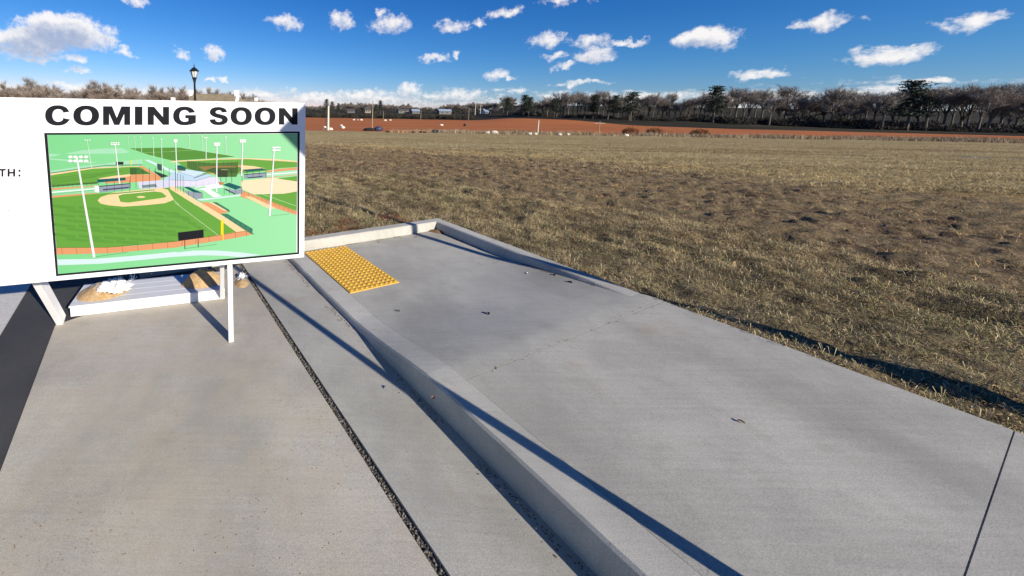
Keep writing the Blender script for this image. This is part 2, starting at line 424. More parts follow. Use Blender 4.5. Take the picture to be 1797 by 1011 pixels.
# ------------------------------------------------------------------ mesh helpers
class MB:
    """collects faces; build() links them as one mesh object"""
    def __init__(s): s.v = []; s.f = []
    def face(s, pts):
        n = len(s.v); s.v += [tuple(p) for p in pts]; s.f.append(tuple(range(n, n + len(pts)))); return s
    def box(s, lo, hi, bev=0.):
        (x0, y0, z0), (x1, y1, z1) = lo, hi
        if bev <= 0:
            n = len(s.v)
            s.v += [(x0, y0, z0), (x1, y0, z0), (x1, y1, z0), (x0, y1, z0), (x0, y0, z1), (x1, y0, z1), (x1, y1, z1), (x0, y1, z1)]
            s.f += [tuple(n + i for i in q) for q in ((0, 3, 2, 1), (4, 5, 6, 7), (0, 1, 5, 4), (1, 2, 6, 5), (2, 3, 7, 6), (3, 0, 4, 7))]
            return s
        b = bev
        rings = [(z0, b), (z0 + b, 0), (z1 - b, 0), (z1, b)]
        n = len(s.v)
        for z, k in rings:
            c = b
            s.v += [(x0 + c, y0 + k, z), (x1 - c, y0 + k, z), (x1 - k, y0 + c, z), (x1 - k, y1 - c, z), (x1 - c, y1 - k, z), (x0 + c, y1 - k, z), (x0 + k, y1 - c, z), (x0 + k, y0 + c, z)]
        for r_ in range(3):
            for i in range(8):
                j = (i + 1) % 8
                s.f.append((n + r_ * 8 + i, n + r_ * 8 + j, n + r_ * 8 + 8 + j, n + r_ * 8 + 8 + i))
        s.f.append(tuple(n + i for i in range(7, -1, -1))); s.f.append(tuple(n + 24 + i for i in range(8)))
        return s
    def tube(s, p0, p1, r0, r1, n=8, caps=True):
        p0 = Vector(p0); p1 = Vector(p1); d = (p1 - p0).normalized()
        a = d.orthogonal().normalized(); b = d.cross(a)
        k = len(s.v)
        for p, r_ in ((p0, r0), (p1, r1)):
            for i in range(n):
                t = 2 * math.pi * i / n
                s.v.append(tuple(p + a * (math.cos(t) * r_) + b * (math.sin(t) * r_)))
        for i in range(n):
            j = (i + 1) % n
            s.f.append((k + i, k + j, k + n + j, k + n + i))
        if caps:
            s.f.append(tuple(k + i for i in range(n - 1, -1, -1))); s.f.append(tuple(k + n + i for i in range(n)))
        return s
    def lathe(s, prof, n=16, cx=0., cy=0.):
        k = len(s.v)
        for r_, z in prof:
            for i in range(n):
                t = 2 * math.pi * i / n
                s.v.append((cx + r_ * math.cos(t), cy + r_ * math.sin(t), z))
        for a in range(len(prof) - 1):
            for i in range(n):
                j = (i + 1) % n
                s.f.append((k + a * n + i, k + a * n + j, k + a * n + n + j, k + a * n + n + i))
        s.f.append(tuple(k + i for i in range(n - 1, -1, -1)))
        s.f.append(tuple(k + (len(prof) - 1) * n + i for i in range(n)))
        return s
    def grid(s, P):
        """P: array (a, b, 3)"""
        k = len(s.v); a, b = P.shape[:2]
        s.v += [tuple(p) for p in P.reshape(-1, 3)]
        for i in range(a - 1):
            for j in range(b - 1):
                q = k + i * b + j
                s.f.append((q, q + 1, q + b + 1, q + b))
        return s
    def mesh(s, name, mat, smooth=False):
        me = bpy.data.meshes.new(name); me.from_pydata(s.v, [], s.f); me.update()
        me.materials.append(mat)
        if smooth: me.polygons.foreach_set('use_smooth', [True] * len(me.polygons))
        return me
    def build(s, name, mat, parent=None, smooth=False):
        return link(name, s.mesh(name, mat, smooth), parent)
def link(name, data, parent=None):
    o = bpy.data.objects.new(name, data); col.objects.link(o)
    if parent: o.parent = parent
    return o
def tag(o, label=None, cat=None, group=None, kind=None):
    if label: o['label'] = label
    if cat: o['category'] = cat
    if group: o['group'] = group
    if kind: o['kind'] = kind
    return o
def empty(name, loc, rz=0., label=None, cat=None, group=None):
    o = bpy.data.objects.new(name, None); col.objects.link(o)
    o.location = loc; o.rotation_euler = (0, 0, rz); o.empty_display_size = .1
    return tag(o, label, cat, group)
def tri_mesh(name, V, F, mat, colors=None):
    """V (n,3), F (m,3) numpy"""
    me = bpy.data.meshes.new(name)
    me.vertices.add(len(V)); me.vertices.foreach_set('co', np.ascontiguousarray(V, np.float32).ravel())
    k = F.shape[1]
    me.loops.add(F.size); me.loops.foreach_set('vertex_index', np.ascontiguousarray(F, np.int32).ravel())
    me.polygons.add(len(F)); me.polygons.foreach_set('loop_start', np.arange(0, F.size, k, dtype=np.int32))
    me.update(calc_edges=True); me.validate()
    me.materials.append(mat)
    if colors is not None:
        at_ = me.color_attributes.new('Col', 'FLOAT_COLOR', 'POINT')
        c4 = np.ones((len(V), 4), np.float32); c4[:, :3] = colors
        at_.data.foreach_set('color', c4.ravel())
    return me

# ------------------------------------------------------------------ terrain
def terrain(x, y):
    x = np.asarray(x, float); y = np.asarray(y, float)
    r = np.hypot(x * .25, y)
    z = np.interp(r, [0, 8, 14, 24, 50, 90, 130, 255, 330, 420, 900, 3000, 9000], [.1, .1, .0, -.42, -1.5, -3.15, -3.5, -3.6, -2.2, -.9, 3.5, 18, 30])
    k = x / np.maximum(y, 1.)
    z = z + ss((k - .38) / .16) * ss((y - 165) / 60) * 2.3 * (1 - ss((y - 300) / 200))
    z = z + ss((k - .38) / .14) * ss((y - 255) / 120) * 9 * (1 - ss((y - 900) / 900))
    lot = (1 - ss((x + 3.5) / 2.6)) * (1 - ss((y - 34) / 30))
    z = z * (1 - lot) + (-.06) * lot
    return z
EDGE_GRASS = 90.
def red_far(k):          # depth of the far edge of the red field by x/y
    return np.interp(k, [-1.2, .06, .36, .54, .66, .81, 1.1, 2.5], [255, 250, 240, 213, 205, 176, 150, 100])

def paved(x, y):
    s, t = to_st(x, y)
    walk = (s > -.20) & (t > -.16)
    lot = (x < -.95) & (y < 31) & (s > 2.0)
    return walk | lot

def relief(x, y):
    q = .755 * x + .656 * y; p = -.656 * x + .755 * y
    furrow = ss((q - 5) / 2.) * (1 - ss((q - 16) / 3.))
    return (fbm(x * 2.0, y * 2.0, 3) - .5) * .10 + (fbm(x * 6, y * 6, 3) - .5) * .10 + furrow * ((fbm(q * 3.2, p * .7, 3) - .5) * .16 + np.maximum(fbm(x * 5.5 + 31, y * 5.5, 2) - .5, 0) * .13)
def build_ground():
    # near grass: fine Cartesian grid
    xs = np.concatenate([np.arange(-6, -1, .5), np.arange(-1, 12, .06), np.arange(12, 22, .16), np.arange(22, 40.1, .7)])
    ys = np.concatenate([np.arange(-30, -2, 2.0), np.arange(-2, 15, .06), np.arange(15, 20, .12), np.arange(20, 24.01, .3)])
    gx, gy = np.meshgrid(xs, ys, indexing='ij')
    z = terrain(gx, gy) + relief(gx, gy)
    s, t = to_st(gx, gy)
    dist = np.maximum(-.20 - s, -.16 - t)          # distance outside the kerb
    z = np.where(dist < .25, np.minimum(z, .105 + .02 * (fbm(gx * 5, gy * 5) - .5)), z)
    z = np.where(dist < .03, -.25, z)
    z = np.where((gx < -.95) & (s > 2.0), -.25, z)
    mb = MB(); mb.grid(np.stack([gx, gy, z], -1))
    tag(mb.build('grass_field', M['field'], smooth=True), kind='structure', label='dead winter grass and tilled soil of the wide field')
    # rest of the field, as a fan
    def fan(name, mat, y0, y1, n, ks, label):
        P = np.zeros((len(ks), n, 3))
        for i, k in enumerate(ks):
            a = y0(k); b = y1(k)
            yy = a * (b / a) ** np.linspace(0, 1, n)
            xx = k * yy
            P[i, :, 0] = xx; P[i, :, 1] = yy; P[i, :, 2] = terrain(xx, yy)
        mb = MB(); mb.grid(P)
        tag(mb.build(name, mat, smooth=True), kind='structure', label=label)
    ks = np.linspace(-2.6, 3.2, 160)
    fan('far_grass_field', M['field'], lambda k: 23.6, lambda k: EDGE_GRASS, 60, ks, 'mown tan grass of the field stretching to the red soil')
    fan('red_soil_field', M['red_soil'], lambda k: EDGE_GRASS, lambda k: float(red_far(k)), 30, ks, 'bare red clay field beyond the grass')
    fan('pasture', M['far_grass'], lambda k: float(red_far(k)), lambda k: 9000., 60, ks, 'winter pasture and hills behind the red field, shade painted in')
    # ground wide of the near grid and behind the camera
    mb = MB()
    mb.face([(40, -30, .08), (400, -30, .08), (400, 24, -.45), (40, 24, -.45)])
    mb.face([(-400, -400, -.3), (400, -400, -.3), (400, -30, -.05), (-400, -30, -.05)])
    mb.face([(-400, -30, -.32), (-5.9, -30, -.32), (-5.9, 24, -.32), (-400, 24, -.32)])
    tag(mb.build('outer_ground', M['field']), kind='structure', label='grass ground outside the lot')
build_ground()

# ------------------------------------------------------------------ pavement
KH = .13
def z_side(s, t):
    return KH * (.45 * np.clip((np.asarray(t) - .95) / 1.68, 0, 1) ** 1.25 + .55 * ss((np.asarray(t) - .95) / 1.75)) * (1 - (1 - ss((1.9 - np.asarray(s)) / 1.9)) * (1 - ss((np.asarray(t) - 1.3) / 1.5)))
PAD = (1.66, 2.27, .06, 1.25)          # s0, s1, t0, t1
def build_pavement():
    walk = tag(bpy.data.objects.new('pavement', None), kind='structure', label='grey concrete pavement with a ramp down to the gutter'); col.objects.link(walk)
    g = .0025
    joints = [-.0, 2.78, 4.35, 5.9, 7.5]
    for a, b in zip(joints[:-1], joints[1:]):
        S = np.linspace(-.2 if a > 0 else .0, 2.295, 60); T = np.linspace(a + g, b - g, 70)
        gs, gt = np.meshgrid(S, T, indexing='ij')
        if a == 0:      # the right end of the first slab climbs to the kerb top and reaches its outer edge
            lim = -.2 * ss((gt - 2.3) / .4)
            gs = lim + (gs - 0) * (2.295 - lim) / 2.295
        x = O2[0] + SA[0] * gs + TB[0] * gt; y = O2[1] + SA[1] * gs + TB[1] * gt
        z = z_side(gs, gt) + (fbm(x * 3, y * 3) - .5) * .004
        mb = MB(); P = np.stack([x, y, z], -1); mb.grid(P)
        for e in (P[0], P[-1], P[:, 0], P[:, -1]):
            q = e.copy(); q[:, 2] -= .1
            mb.grid(np.stack([e, q], 1))
        mb.build('slab', M['walk'], walk, smooth=True)
    # dark joint filler below
    for tj in joints[1:-1]:
        P = np.array([[(*st(q, tj + e), float(z_side(q, tj)) - .007) for q in np.linspace(-.2, 2.295, 30)] for e in (-.01, .01)])
        MB().grid(P).build('joint', M['gutter'], walk)
    # kerb strip along the gutter, flush at the ramp and rising towards the camera
    T = np.concatenate([np.linspace(-.16, 3.2, 60), np.linspace(3.3, 7.5, 20)])
    ztop = np.maximum(.012, .003 + z_side(2.25, T) + .0)
    wob = (fbm(T * 3, T * 0 + 3.3) - .5) * .03
    prof = []
    for t, zt, w in zip(T, ztop, wob):
        so = 2.50 + w * (1 if t < 2 else .3)
        prof.append([(*st(so + .012, t), -.09), (*st(so, t), zt - .012), (*st(so - .014, t), zt), (*st(2.302, t), zt + .002), (*st(2.30, t), zt - .05)])
    MB().grid(np.array(prof)).build('ramp_kerb', M['kerb'], None)
    tag(bpy.data.objects['ramp_kerb'], 'low concrete kerb strip between the gutter and the yellow tactile pad', 'kerb')
    # back kerb and right kerb as one moulded L, with a taper at the right end
    def kerb(name, path, zf, label):
        """path: list of (inner, outer) points; zf: heights"""
        rows = []
        for (pi, po), z, zb in path:
            pi = np.array(pi); po = np.array(po); d = po - pi
            rows.append([(*pi, zb - .05), (*(pi + d * .02), zb + (z - zb) * .3), (*(pi + d * .09), z - .012 if z - zb > .03 else z - .002), (*(pi + d * .16), z), (*(pi + d * .93), z), (*po, z - .012), (*(po + d * .0), z - .2)])
        o = MB().grid(np.array(rows)).build(name, M['kerb'], None)
        return tag(o, label, 'kerb')
    path = []
    for s in list(np.linspace(4.2, .02, 30)) + [.0]:
        w = (vnoise(s * 4, .3) - .5) * .008
        path.append(((st(s, 0 + w), st(s - .0 if s > .01 else -.19, -.17)), KH, 0.))
    kerb('back_kerb', path, None, 'sunlit concrete kerb along the grass behind the yellow pad')
    path = []
    for t in np.linspace(0, 2.6, 34):
        w = (vnoise(t * 4, 5.3) - .5) * .008
        zb = float(z_side(0, t))
        path.append(((st(0 + w, t), st(-.19, t if t > 0 else -.17)), max(KH, zb + .002), min(zb, KH)))
    kerb('right_kerb', path, None, 'shaded concrete kerb tapering down along the right of the pavement')
    # gutter pan and apron
    def sheet(name, pts, z, mat, label, n=14, kind='structure'):
        (a, b, c, d) = [np.array(p) for p in pts]
        P = np.zeros((n, n, 3))
        for i in range(n):
            for j in range(n):
                u, v = i / (n - 1), j / (n - 1)
                s, t = (a * (1 - u) + b * u) * (1 - v) + (d * (1 - u) + c * u) * v
                P[i, j] = (*st(s, t), z - (.042 * (1 - u) if name == 'gutter' else 0))
        mb = MB().grid(P)
        q = P.copy()
        for e in (P[0], P[-1], P[:, 0], P[:, -1]):
            k = e.copy(); k[:, 2] -= .05
            mb.grid(np.stack([e, k], 1))
        return tag(mb.build(name, mat), label, kind=kind)
    sheet('gutter', [(2.49, -.1), (3.085, -.1), (3.085, 9), (2.49, 9)], .0, M['gutter'], 'grey concrete gutter pan beside the ramp')
    sheet('gutter_joint', [(3.07, -.1), (3.16, -.1), (3.16, 9), (3.07, 9)], -.016, M['gravel'], 'dark gritty joint between gutter and apron')
    sheet('apron', [(3.132, .1), (4.85, .72), (4.85, 9), (3.132, 9)], .002, M['apron'], 'sandy tan concrete apron under the sign')
    mb = MB()
    mb.face([(-60, -60, -.012), (*st(3.12, 14), -.018), (*st(3.12, -.15), -.018), (*st(4.1, -.15), -.012), (-3, 30, -.012), (-60, 30, -.012)])
    tag(mb.build('road', M['asphalt']), 'dark asphalt of the road and lot behind the sign', kind='structure')
    sheet('crosswalk_bar', [(5.23, -3), (5.85, -3), (5.85, 2.6), (5.23, 2.6)], -.006, M['bar'], 'worn white painted bar on the asphalt at the left', 6)
    # grit in the joint and loose sand on the apron
    def stones(name, spots, r0, r1, mat, label, z=0.):
        V = []; F = []
        for (x, y) in spots:
            r_ = random.uniform(r0, r1); k = len(V)
            sx, sy, sz = r_ * random.uniform(.7, 1.3), r_ * random.uniform(.7, 1.3), r_ * random.uniform(.5, .9)
            a = random.uniform(0, 6.28)
            for (ux, uy, uz) in ((1, 0, 0), (0, 1, 0), (-1, 0, 0), (0, -1, 0), (0, 0, 1), (0, 0, -1)):
                V.append((x + (ux * math.cos(a) - uy * math.sin(a)) * sx, y + (ux * math.sin(a) + uy * math.cos(a)) * sy, z + sz * .35 + uz * sz))
            for i in range(4):
                j = (i + 1) % 4
                F.append((k + i, k + j, k + 4)); F.append((k + j, k + i, k + 5))
        o = link(name, tri_mesh(name, np.array(V), np.array(F), mat))
        return tag(o, label, kind='stuff')
    grit = [st(random.gauss(3.108, .012) + .03 * (random.random() < .18) * random.gauss(0, 1), random.uniform(-.1, 4.5)) for _ in range(1700)]
    stones('joint_grit', grit, .003, .009, M['gravel_mix'], 'loose grit filling the joint in the concrete', -.014)
    loose = []
    while len(loose) < 1100:
        s, t = random.uniform(3.16, 4.8), random.uniform(.6, 4.2)
        if fbm(s * 2.2, t * 2.2) > .42 + .25 * random.random(): loose.append(st(s, t))
    loose += [st(2.52 + abs(random.gauss(0, .05)), random.uniform(.2, 4.5)) for _ in range(260)]
    loose += [st(random.uniform(0, 2.3), random.uniform(.1, 4.3)) for _ in range(0)]
    stones('apron_grit', loose, .001, .0034, M['sand'], 'loose sand grains scattered on the concrete apron', .003)
M['gravel_mix'] = simple('mixed_grit', (.13, .115, .095), .9, .8, 45)
build_pavement()

def build_pad():
    s0, s1, t0, t1 = PAD
    L = empty('tactile_pad', (*st(s1, t1), 0), 0, 'yellow tactile warning pad with raised domes set in the ramp', 'tactile pad')
    base = np.array([*st(s1, t1), 0])
    def loc(s, t, z): return tuple(np.array([*st(s, t), z]) - base)
    zz = lambda s, t: float(z_side(s, t)) + .004
    n = 8
    P = np.array([[loc(s, t, zz(s, t) + .006) for t in np.linspace(t0, t1, n)] for s in np.linspace(s0, s1, n)])
    mb = MB().grid(P)
    for e in (P[0], P[-1], P[:, 0], P[:, -1]):
        k = e.copy(); k[:, 2] -= .03
        mb.grid(np.stack([e, k], 1))
    mb.build('plate', M['pad'], L)
    mb = MB()
    for i in range(10):
        for j in range(20):
            s = s0 + (s1 - s0) * (i + .5) / 10; t = t0 + (t1 - t0) * (j + .5) / 20
            x, y, z = loc(s, t, zz(s, t) + .0055)
            k = len(mb.v); m_ = 10
            for r_, h in ((.015, 0), (.0135, .005), (.0095, .009)):
                for q in range(m_):
                    a = 2 * math.pi * q / m_
                    mb.v.append((x + r_ * math.cos(a), y + r_ * math.sin(a), z + h))
            for l in range(2):
                for q in range(m_):
                    w = (q + 1) % m_
                    mb.f.append((k + l * m_ + q, k + l * m_ + w, k + l * m_ + m_ + w, k + l * m_ + m_ + q))
            mb.f.append(tuple(k + 2 * m_ + q for q in range(m_)))
    o = mb.build('truncated_domes', M['pad'], L); o['kind'] = 'stuff'
build_pad()

# ------------------------------------------------------------------ the sign
SIGN_AZ = R(74)
SIGN_O = np.array([-.11, 2.9])          # ground under its right edge
SU = np.array([math.sin(SIGN_AZ), math.cos(SIGN_AZ)])          # to the right along the sign
SN = np.array([math.cos(SIGN_AZ), -math.sin(SIGN_AZ)])         # out of its face, to the viewer
def on_sign(x, y):
    """photo pixel -> (u, z) on the sign face"""
    d = ray(x, y)
    k = (SIGN_O @ SN) / (d[:2] @ SN)
    return float((d[:2] * k - SIGN_O) @ SU), float(EYE + d[2] * k)
Z0, Z1, UL = .676, 1.896, -3.66
def build_sign():
    root = empty('billboard', (*SIGN_O, 0), math.pi / 2 - SIGN_AZ, 'large white announcement board on timber legs reading coming soon', 'billboard')
    # local axes: x along the sign (right positive), -y out of the face, z up
    T = .016
    MB().box((UL, 0, Z0), (.002, T, Z1), .0015).build('panel', M['panel'], root)
    # lettering
    def sheet(name, polys, mat, off, parent=root):
        mb = MB()
        for p in polys: mb.face([(u, -off, z) for u, z in p])
        return mb.build(name, mat, parent)
    def quadmap(x0, x1, yt0, yt1, yb0, yb1):
        tl, tr, bl, br = on_sign(x0, yt0), on_sign(x1, yt1), on_sign(x0, yb0), on_sign(x1, yb1)
        def f(p):
            a, b = p
            t = (tl[0] * (1 - a) + tr[0] * a, tl[1] * (1 - a) + tr[1] * a); q = (bl[0] * (1 - a) + br[0] * a, bl[1] * (1 - a) + br[1] * a)
            return (q[0] * (1 - b) + t[0] * b, q[1] * (1 - b) + t[1] * b)
        return f
    def arc(cx, cy, rx, ry, a0, a1, n=28, e=2.25):
        o = []
        for i in range(n + 1):
            a = R(a0 + (a1 - a0) * i / n); c, s = math.cos(a), math.sin(a)
            o.append((cx + rx * math.copysign(abs(c) ** (2 / e), c), cy + ry * math.copysign(abs(s) ** (2 / e), s)))
        return o
    def ringpolys(outer, inner):
        return [[outer[i], outer[i + 1], inner[i + 1], inner[i]] for i in range(len(outer) - 1)]
    def stroke_s():
        """band of an S as quads: outer and inner edges sampled along its spine"""
        L = [((.03, .31), (.33, .335)), ((.05, .22), (.34, .27)), ((.12, .11), (.38, .215)), ((.26, .03), (.45, .19)), ((.50, 0.), (.52, .18)), ((.76, .03), (.60, .195)),
             ((.93, .13), (.67, .235)), ((1., .29), (.69, .29)), ((.965, .42), (.645, .345)), ((.86, .52), (.52, .385)), ((.70, .575), (.36, .425)), ((.53, .615), (.20, .49)),
             ((.40, .65), (.085, .58)), ((.345, .70), (.04, .70)), ((.37, .765), (.07, .83)), ((.42, .80), (.16, .93)), ((.50, .82), (.32, .985)), ((.58, .815), (.52, 1.)), ((.635, .785), (.74, .965)),
             ((.66, .745), (.88, .88)), ((.675, .70), (.955, .715))]
        # denser
        out = []
        for (a, b), (c, d) in zip(L[:-1], L[1:]):
            out.append([a, c, d, b])
        return out
    def glyph(ch):
        if ch == 'O': return ringpolys(arc(.5, .5, .5, .5, 0, 360, 48), arc(.5, .5, .215, .305, 0, 360, 48))
        if ch == 'C':
            o = arc(.5, .5, .5, .5, 36, 324, 44); i = arc(.52, .5, .23, .31, 33, 327, 44)
            o[0] = (.97, .685); o[-1] = (1.0, .305); i[0] = (.72, .64); i[-1] = (.71, .375)
            return ringpolys(o, i)
        if ch == 'G':
            o = arc(.5, .5, .5, .5, 36, 300, 42); i = arc(.50, .5, .225, .31, 33, 300, 42)
            o[0] = (.97, .70); i[0] = (.70, .66); o[-1] = (.77, .03); i[-1] = (.66, .225)
            return ringpolys(o, i) + [[(.53, .55), (.53, .375), (1.0, .375), (1.0, .55)], [(.66, .3755), (.66, .22), (.77, .03), (1.0, .13), (1.0, .3755)]]
        if ch == 'M':
            return [[(0, 0), (.225, 0), (.225, .6), (.0, 1)], [(0, 1), (.225, .6), (.225, .601), (.33, 1)], [(.225, .6), (.405, 0), (.595, 0), (.5, .38), (.33, 1)],
                    [(.595, 0), (.775, .6), (.67, 1), (.5, .38)], [(.775, 0), (1, 0), (1, 1), (.775, .6)], [(.775, .6), (1, 1), (.67, 1)]]
        if ch == 'I': return [[(0, 0), (1, 0), (1, 1), (0, 1)]]
        if ch == 'N': return [[(0, 0), (.29, 0), (.29, .56), (0, 1)], [(0, 1), (.29, .56), (.71, 0), (1., 0), (.71, .44), (.30, 1)], [(.71, .44), (1, 0), (1, 1), (.71, 1)]]
        if ch == 'S': return stroke_s()
        if ch == 'T': return [[(0, .78), (1, .78), (1, 1), (0, 1)], [(.36, 0), (.64, 0), (.64, .78), (.36, .78)]]
        if ch == 'H': return [[(0, 0), (.27, 0), (.27, 1), (0, 1)], [(.73, 0), (1, 0), (1, 1), (.73, 1)], [(.27, .39), (.73, .39), (.73, .61), (.27, .61)]]
        if ch == ':': return [[(0, 0), (1, 0), (1, .28), (0, .28)], [(0, .62), (1, .62), (1, .9), (0, .9)]]
    yt = lambda x: 184.6 + (x - 79) * (189.2 - 184.6) / (522 - 79)
    yb = lambda x: 220.5 + (x - 79) * (219.5 - 220.5) / (522 - 79)
    for ch, x0, x1 in [('C', 79.2, 123.2), ('O', 128.6, 174), ('M', 180.8, 228.6), ('I', 236.6, 250), ('N', 259, 296.8), ('G', 303.8, 343.8), ('S', 366.6, 400.2), ('O', 404.6, 442), ('O', 446.8, 483.4), ('N', 489.2, 522.1)]:
        r_ = 0 if ch in 'OCGS' else 1
        f = quadmap(x0, x1, yt(x0) + .8 * r_, yt(x1) + .8 * r_, yb(x0) - .8 * r_, yb(x1) - .8 * r_)
        sheet('letter', [[f(p) for p in g] for g in glyph(ch)], M['ink'], .0006)
    for ch, x0, x1 in [('T', -1.6, 10.2), ('H', 13.3, 26.8), (':', 32.4, 36)]:
        f = quadmap(x0, x1, 296.4, 296.4, 310, 310)
        sheet('letter', [[f(p) for p in g] for g in glyph(ch)], M['ink'], .0006)
    # black border of the picture
    o = [on_sign(*p) for p in ((77.3, 233.3), (526, 230.8), (525, 446), (98.4, 484.8))]
    i = [on_sign(*p) for p in ((83, 236.8), (522, 234), (521.7, 443), (102.3, 480.9))]
    sheet('picture_border', [[o[k], o[(k + 1) % 4], i[(k + 1) % 4], i[k]] for k in range(4)], M['ink'], .0004)
    # printed picture of the ball park
    K5 = lambda *p: [(70 + x / 7.4875, 225 + y / 7.4875) for x, y in p]
    K6 = lambda *p: [(300 + x / 7.4875, 225 + y / 7.4875) for x, y in p]
    K7 = lambda *p: [(70 + x / 7.4875, 355 + y / 7.4875) for x, y in p]
    K8 = lambda *p: [(300 + x / 7.4875, 355 + y / 7.4875) for x, y in p]
    V = []; F = []; C = []
    def lin(c): return tuple((((v / 255) / 12.92) if v / 255 <= .04045 else ((v / 255 + .055) / 1.055) ** 2.4) * .58 for v in c)
    layer = [0]
    iu = [i[0][0] + .0005, i[1][0] - .0005]
    def poly(pts, c):
        layer[0] += 1
        y = -(.0004 + .000012 * layer[0]); k = len(V)
        for p in pts:
            u, z = on_sign(*p)
            u = min(max(u, iu[0]), iu[1]); z = min(max(z, i[2][1]), i[0][1] + .002)
            V.append((u, y, z)); C.append(lin(c))
        F.append(tuple(range(k, k + len(pts))))
    def line(a, b, w, c):
        (x0, y0), (x1, y1) = a, b
        d = math.hypot(x1 - x0, y1 - y0) or 1
        nx, ny = -(y1 - y0) / d * w / 2, (x1 - x0) / d * w / 2
        poly([(x0 + nx, y0 + ny), (x1 + nx, y1 + ny), (x1 - nx, y1 - ny), (x0 - nx, y0 - ny)], c)
    def ell(cx, cy, rx, ry, c): poly([(cx + rx * math.cos(a * math.pi / 8), cy + ry * math.sin(a * math.pi / 8)) for a in range(16)], c)
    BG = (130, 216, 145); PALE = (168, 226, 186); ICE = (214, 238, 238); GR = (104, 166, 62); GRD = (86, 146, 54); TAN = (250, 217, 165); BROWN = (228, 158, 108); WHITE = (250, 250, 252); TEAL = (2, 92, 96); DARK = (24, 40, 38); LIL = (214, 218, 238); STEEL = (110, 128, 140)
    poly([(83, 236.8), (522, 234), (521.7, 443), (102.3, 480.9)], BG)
    C[-3] = C[-2] = lin((158, 230, 170))  # right corners paler: glare on the board painted into the green ground
    poly(K5((120, 335), (290, 345), (180, 372), (120, 380)), PALE)
    poly(K5((330, 335), (560, 290), (820, 268), (1080, 262), (1180, 312), (1120, 330), (920, 335), (420, 340)), PALE)
    poly(K5((120, 395), (400, 415), (760, 447), (640, 462), (130, 412)), PALE)
    poly(K5((138, 560), (600, 492), (860, 468), (1000, 440), (1340, 408), (1350, 475), (900, 505), (140, 605)), PALE)
    poly(K5((1370, 415), (1425, 415), (1797, 575), (1797, 625), (1600, 525)), ICE)
    poly(K5((1180, 264), (1797, 254), (1797, 430), (1690, 415), (1430, 350)), GRD)
    poly(K6((-1, 254), (140, 256), (480, 310), (870, 372), (520, 398), (-1, 428)), GRD)
    line(*K5((1330, 325), (1797, 303)), .5, (150, 200, 120)); line(*K6((0, 303), (300, 290)), .5, (150, 200, 120))
    line(*K6((140, 256), (870, 374)), .6, (190, 240, 190))
    # back right field
    poly(K6((-1, 432), (600, 402), (1000, 394), (1400, 408), (1662, 432), (1662, 448), (1000, 408), (600, 416), (-1, 450)), TAN)
    poly(K6((80, 442), (600, 414), (1000, 406), (1662, 446), (1662, 512), (1420, 525), (1250, 562), (880, 600), (420, 600), (215, 540)), GR)
    poly(K6((330, 505), (450, 490), (700, 480), (950, 488), (1080, 500), (1240, 530), (940, 560), (870, 600), (560, 608), (420, 562)), BROWN)
    poly(K6((940, 488), (1080, 498), (1240, 528), (940, 550)), TAN)
    poly(K6((430, 552), (560, 515), (900, 508), (945, 540), (880, 592), (600, 592)), GRD)
    poly(K6((215, 430), (330, 442), (560, 462), (880, 447), (880, 590), (860, 640), (620, 640), (560, 590), (330, 560), (215, 520)), (78, 118, 52))
    for x in (215, 240, 268, 296, 325, 380, 440, 500, 560, 690, 745, 800, 875): line(*K6((x, 432), (x, 575)), .35, DARK)
    poly(K6((360, 505), (700, 492), (860, 500), (840, 545), (440, 560)), (150, 122, 70))
    poly(K6((450, 552), (560, 520), (870, 515), (870, 590), (600, 592)), (66, 98, 44))
    poly(K6((1250, 566), (1420, 535), (1662, 515), (1662, 545), (1270, 580)), BROWN)
    poly(K6((1250, 585), (1662, 545), (1662, 610), (1260, 645)), PALE); line(*K6((1265, 610), (1662, 578)), 1.6, WHITE)
    line(*K6((1265, 650), (1662, 612)), 1.2, BROWN)
    # left field
    poly(K5((135, 598), (700, 518), (1350, 496), (1350, 512), (700, 534), (138, 622)), TAN)
    poly(K5((138, 620), (700, 532), (1200, 508), (1345, 508), (1530, 605), (1180, 600), (760, 668), (752, 735), (155, 762)), GR)
    for k in range(4): line(*K5((150, 655 + 26 * k), (1100 - 120 * k, 560 + 26 * k)), 1.2, GRD)
    poly(K5((770, 662), (980, 625), (1200, 603), (1450, 610), (1600, 655), (1560, 695), (1130, 715), (860, 725)), BROWN)
    poly(K5((775, 660), (980, 625), (1195, 606), (1195, 630), (1000, 655), (800, 672)), TAN)
    poly(K5((1300, 500), (1360, 500), (1600, 650), (1540, 660)), BROWN)
    poly(K5((1190, 525), (1300, 520), (1460, 600), (1195, 610)), (72, 122, 52))
    poly(K5((150, 790), (700, 755), (762, 745), (762, 766), (150, 815)), BROWN)
    poly(K5((155, 815), (720, 765), (720, 845), (160, 885)), (150, 222, 165)); line(*K5((158, 843), (720, 795)), 1.8, WHITE)
    poly(K5((158, 890), (560, 860), (780, 852), (780, 862), (165, 914)), BROWN)
    line(*K5((140, 590), (860, 490)), 1.6, (96, 150, 110)); line(*K5((860, 490), (1345, 480)), 1.6, (96, 150, 110)); line(*K5((155, 765), (760, 715)), 2.4, (74, 110, 60))
    line(*K5((150, 745), (760, 712)), .4, DARK); line(*K5((160, 870), (700, 815)), .4, DARK)
    for k in range(9): line(*K5((180 + 62 * k, 745 - 4 * k), (182 + 62 * k, 790 - 4 * k)), .35, DARK)
    # plaza and building
    poly(K5((1280, 705), (1630, 680), (1800, 600), (1800, 770), (1620, 785), (1310, 795)), LIL)
    poly(K6((-1, 600), (290, 630), (600, 640), (680, 730), (520, 800), (330, 770), (160, 770), (-1, 762)), LIL)
    poly(K5((1640, 655), (1800, 575), (1800, 690), (1620, 685)), (196, 214, 236))
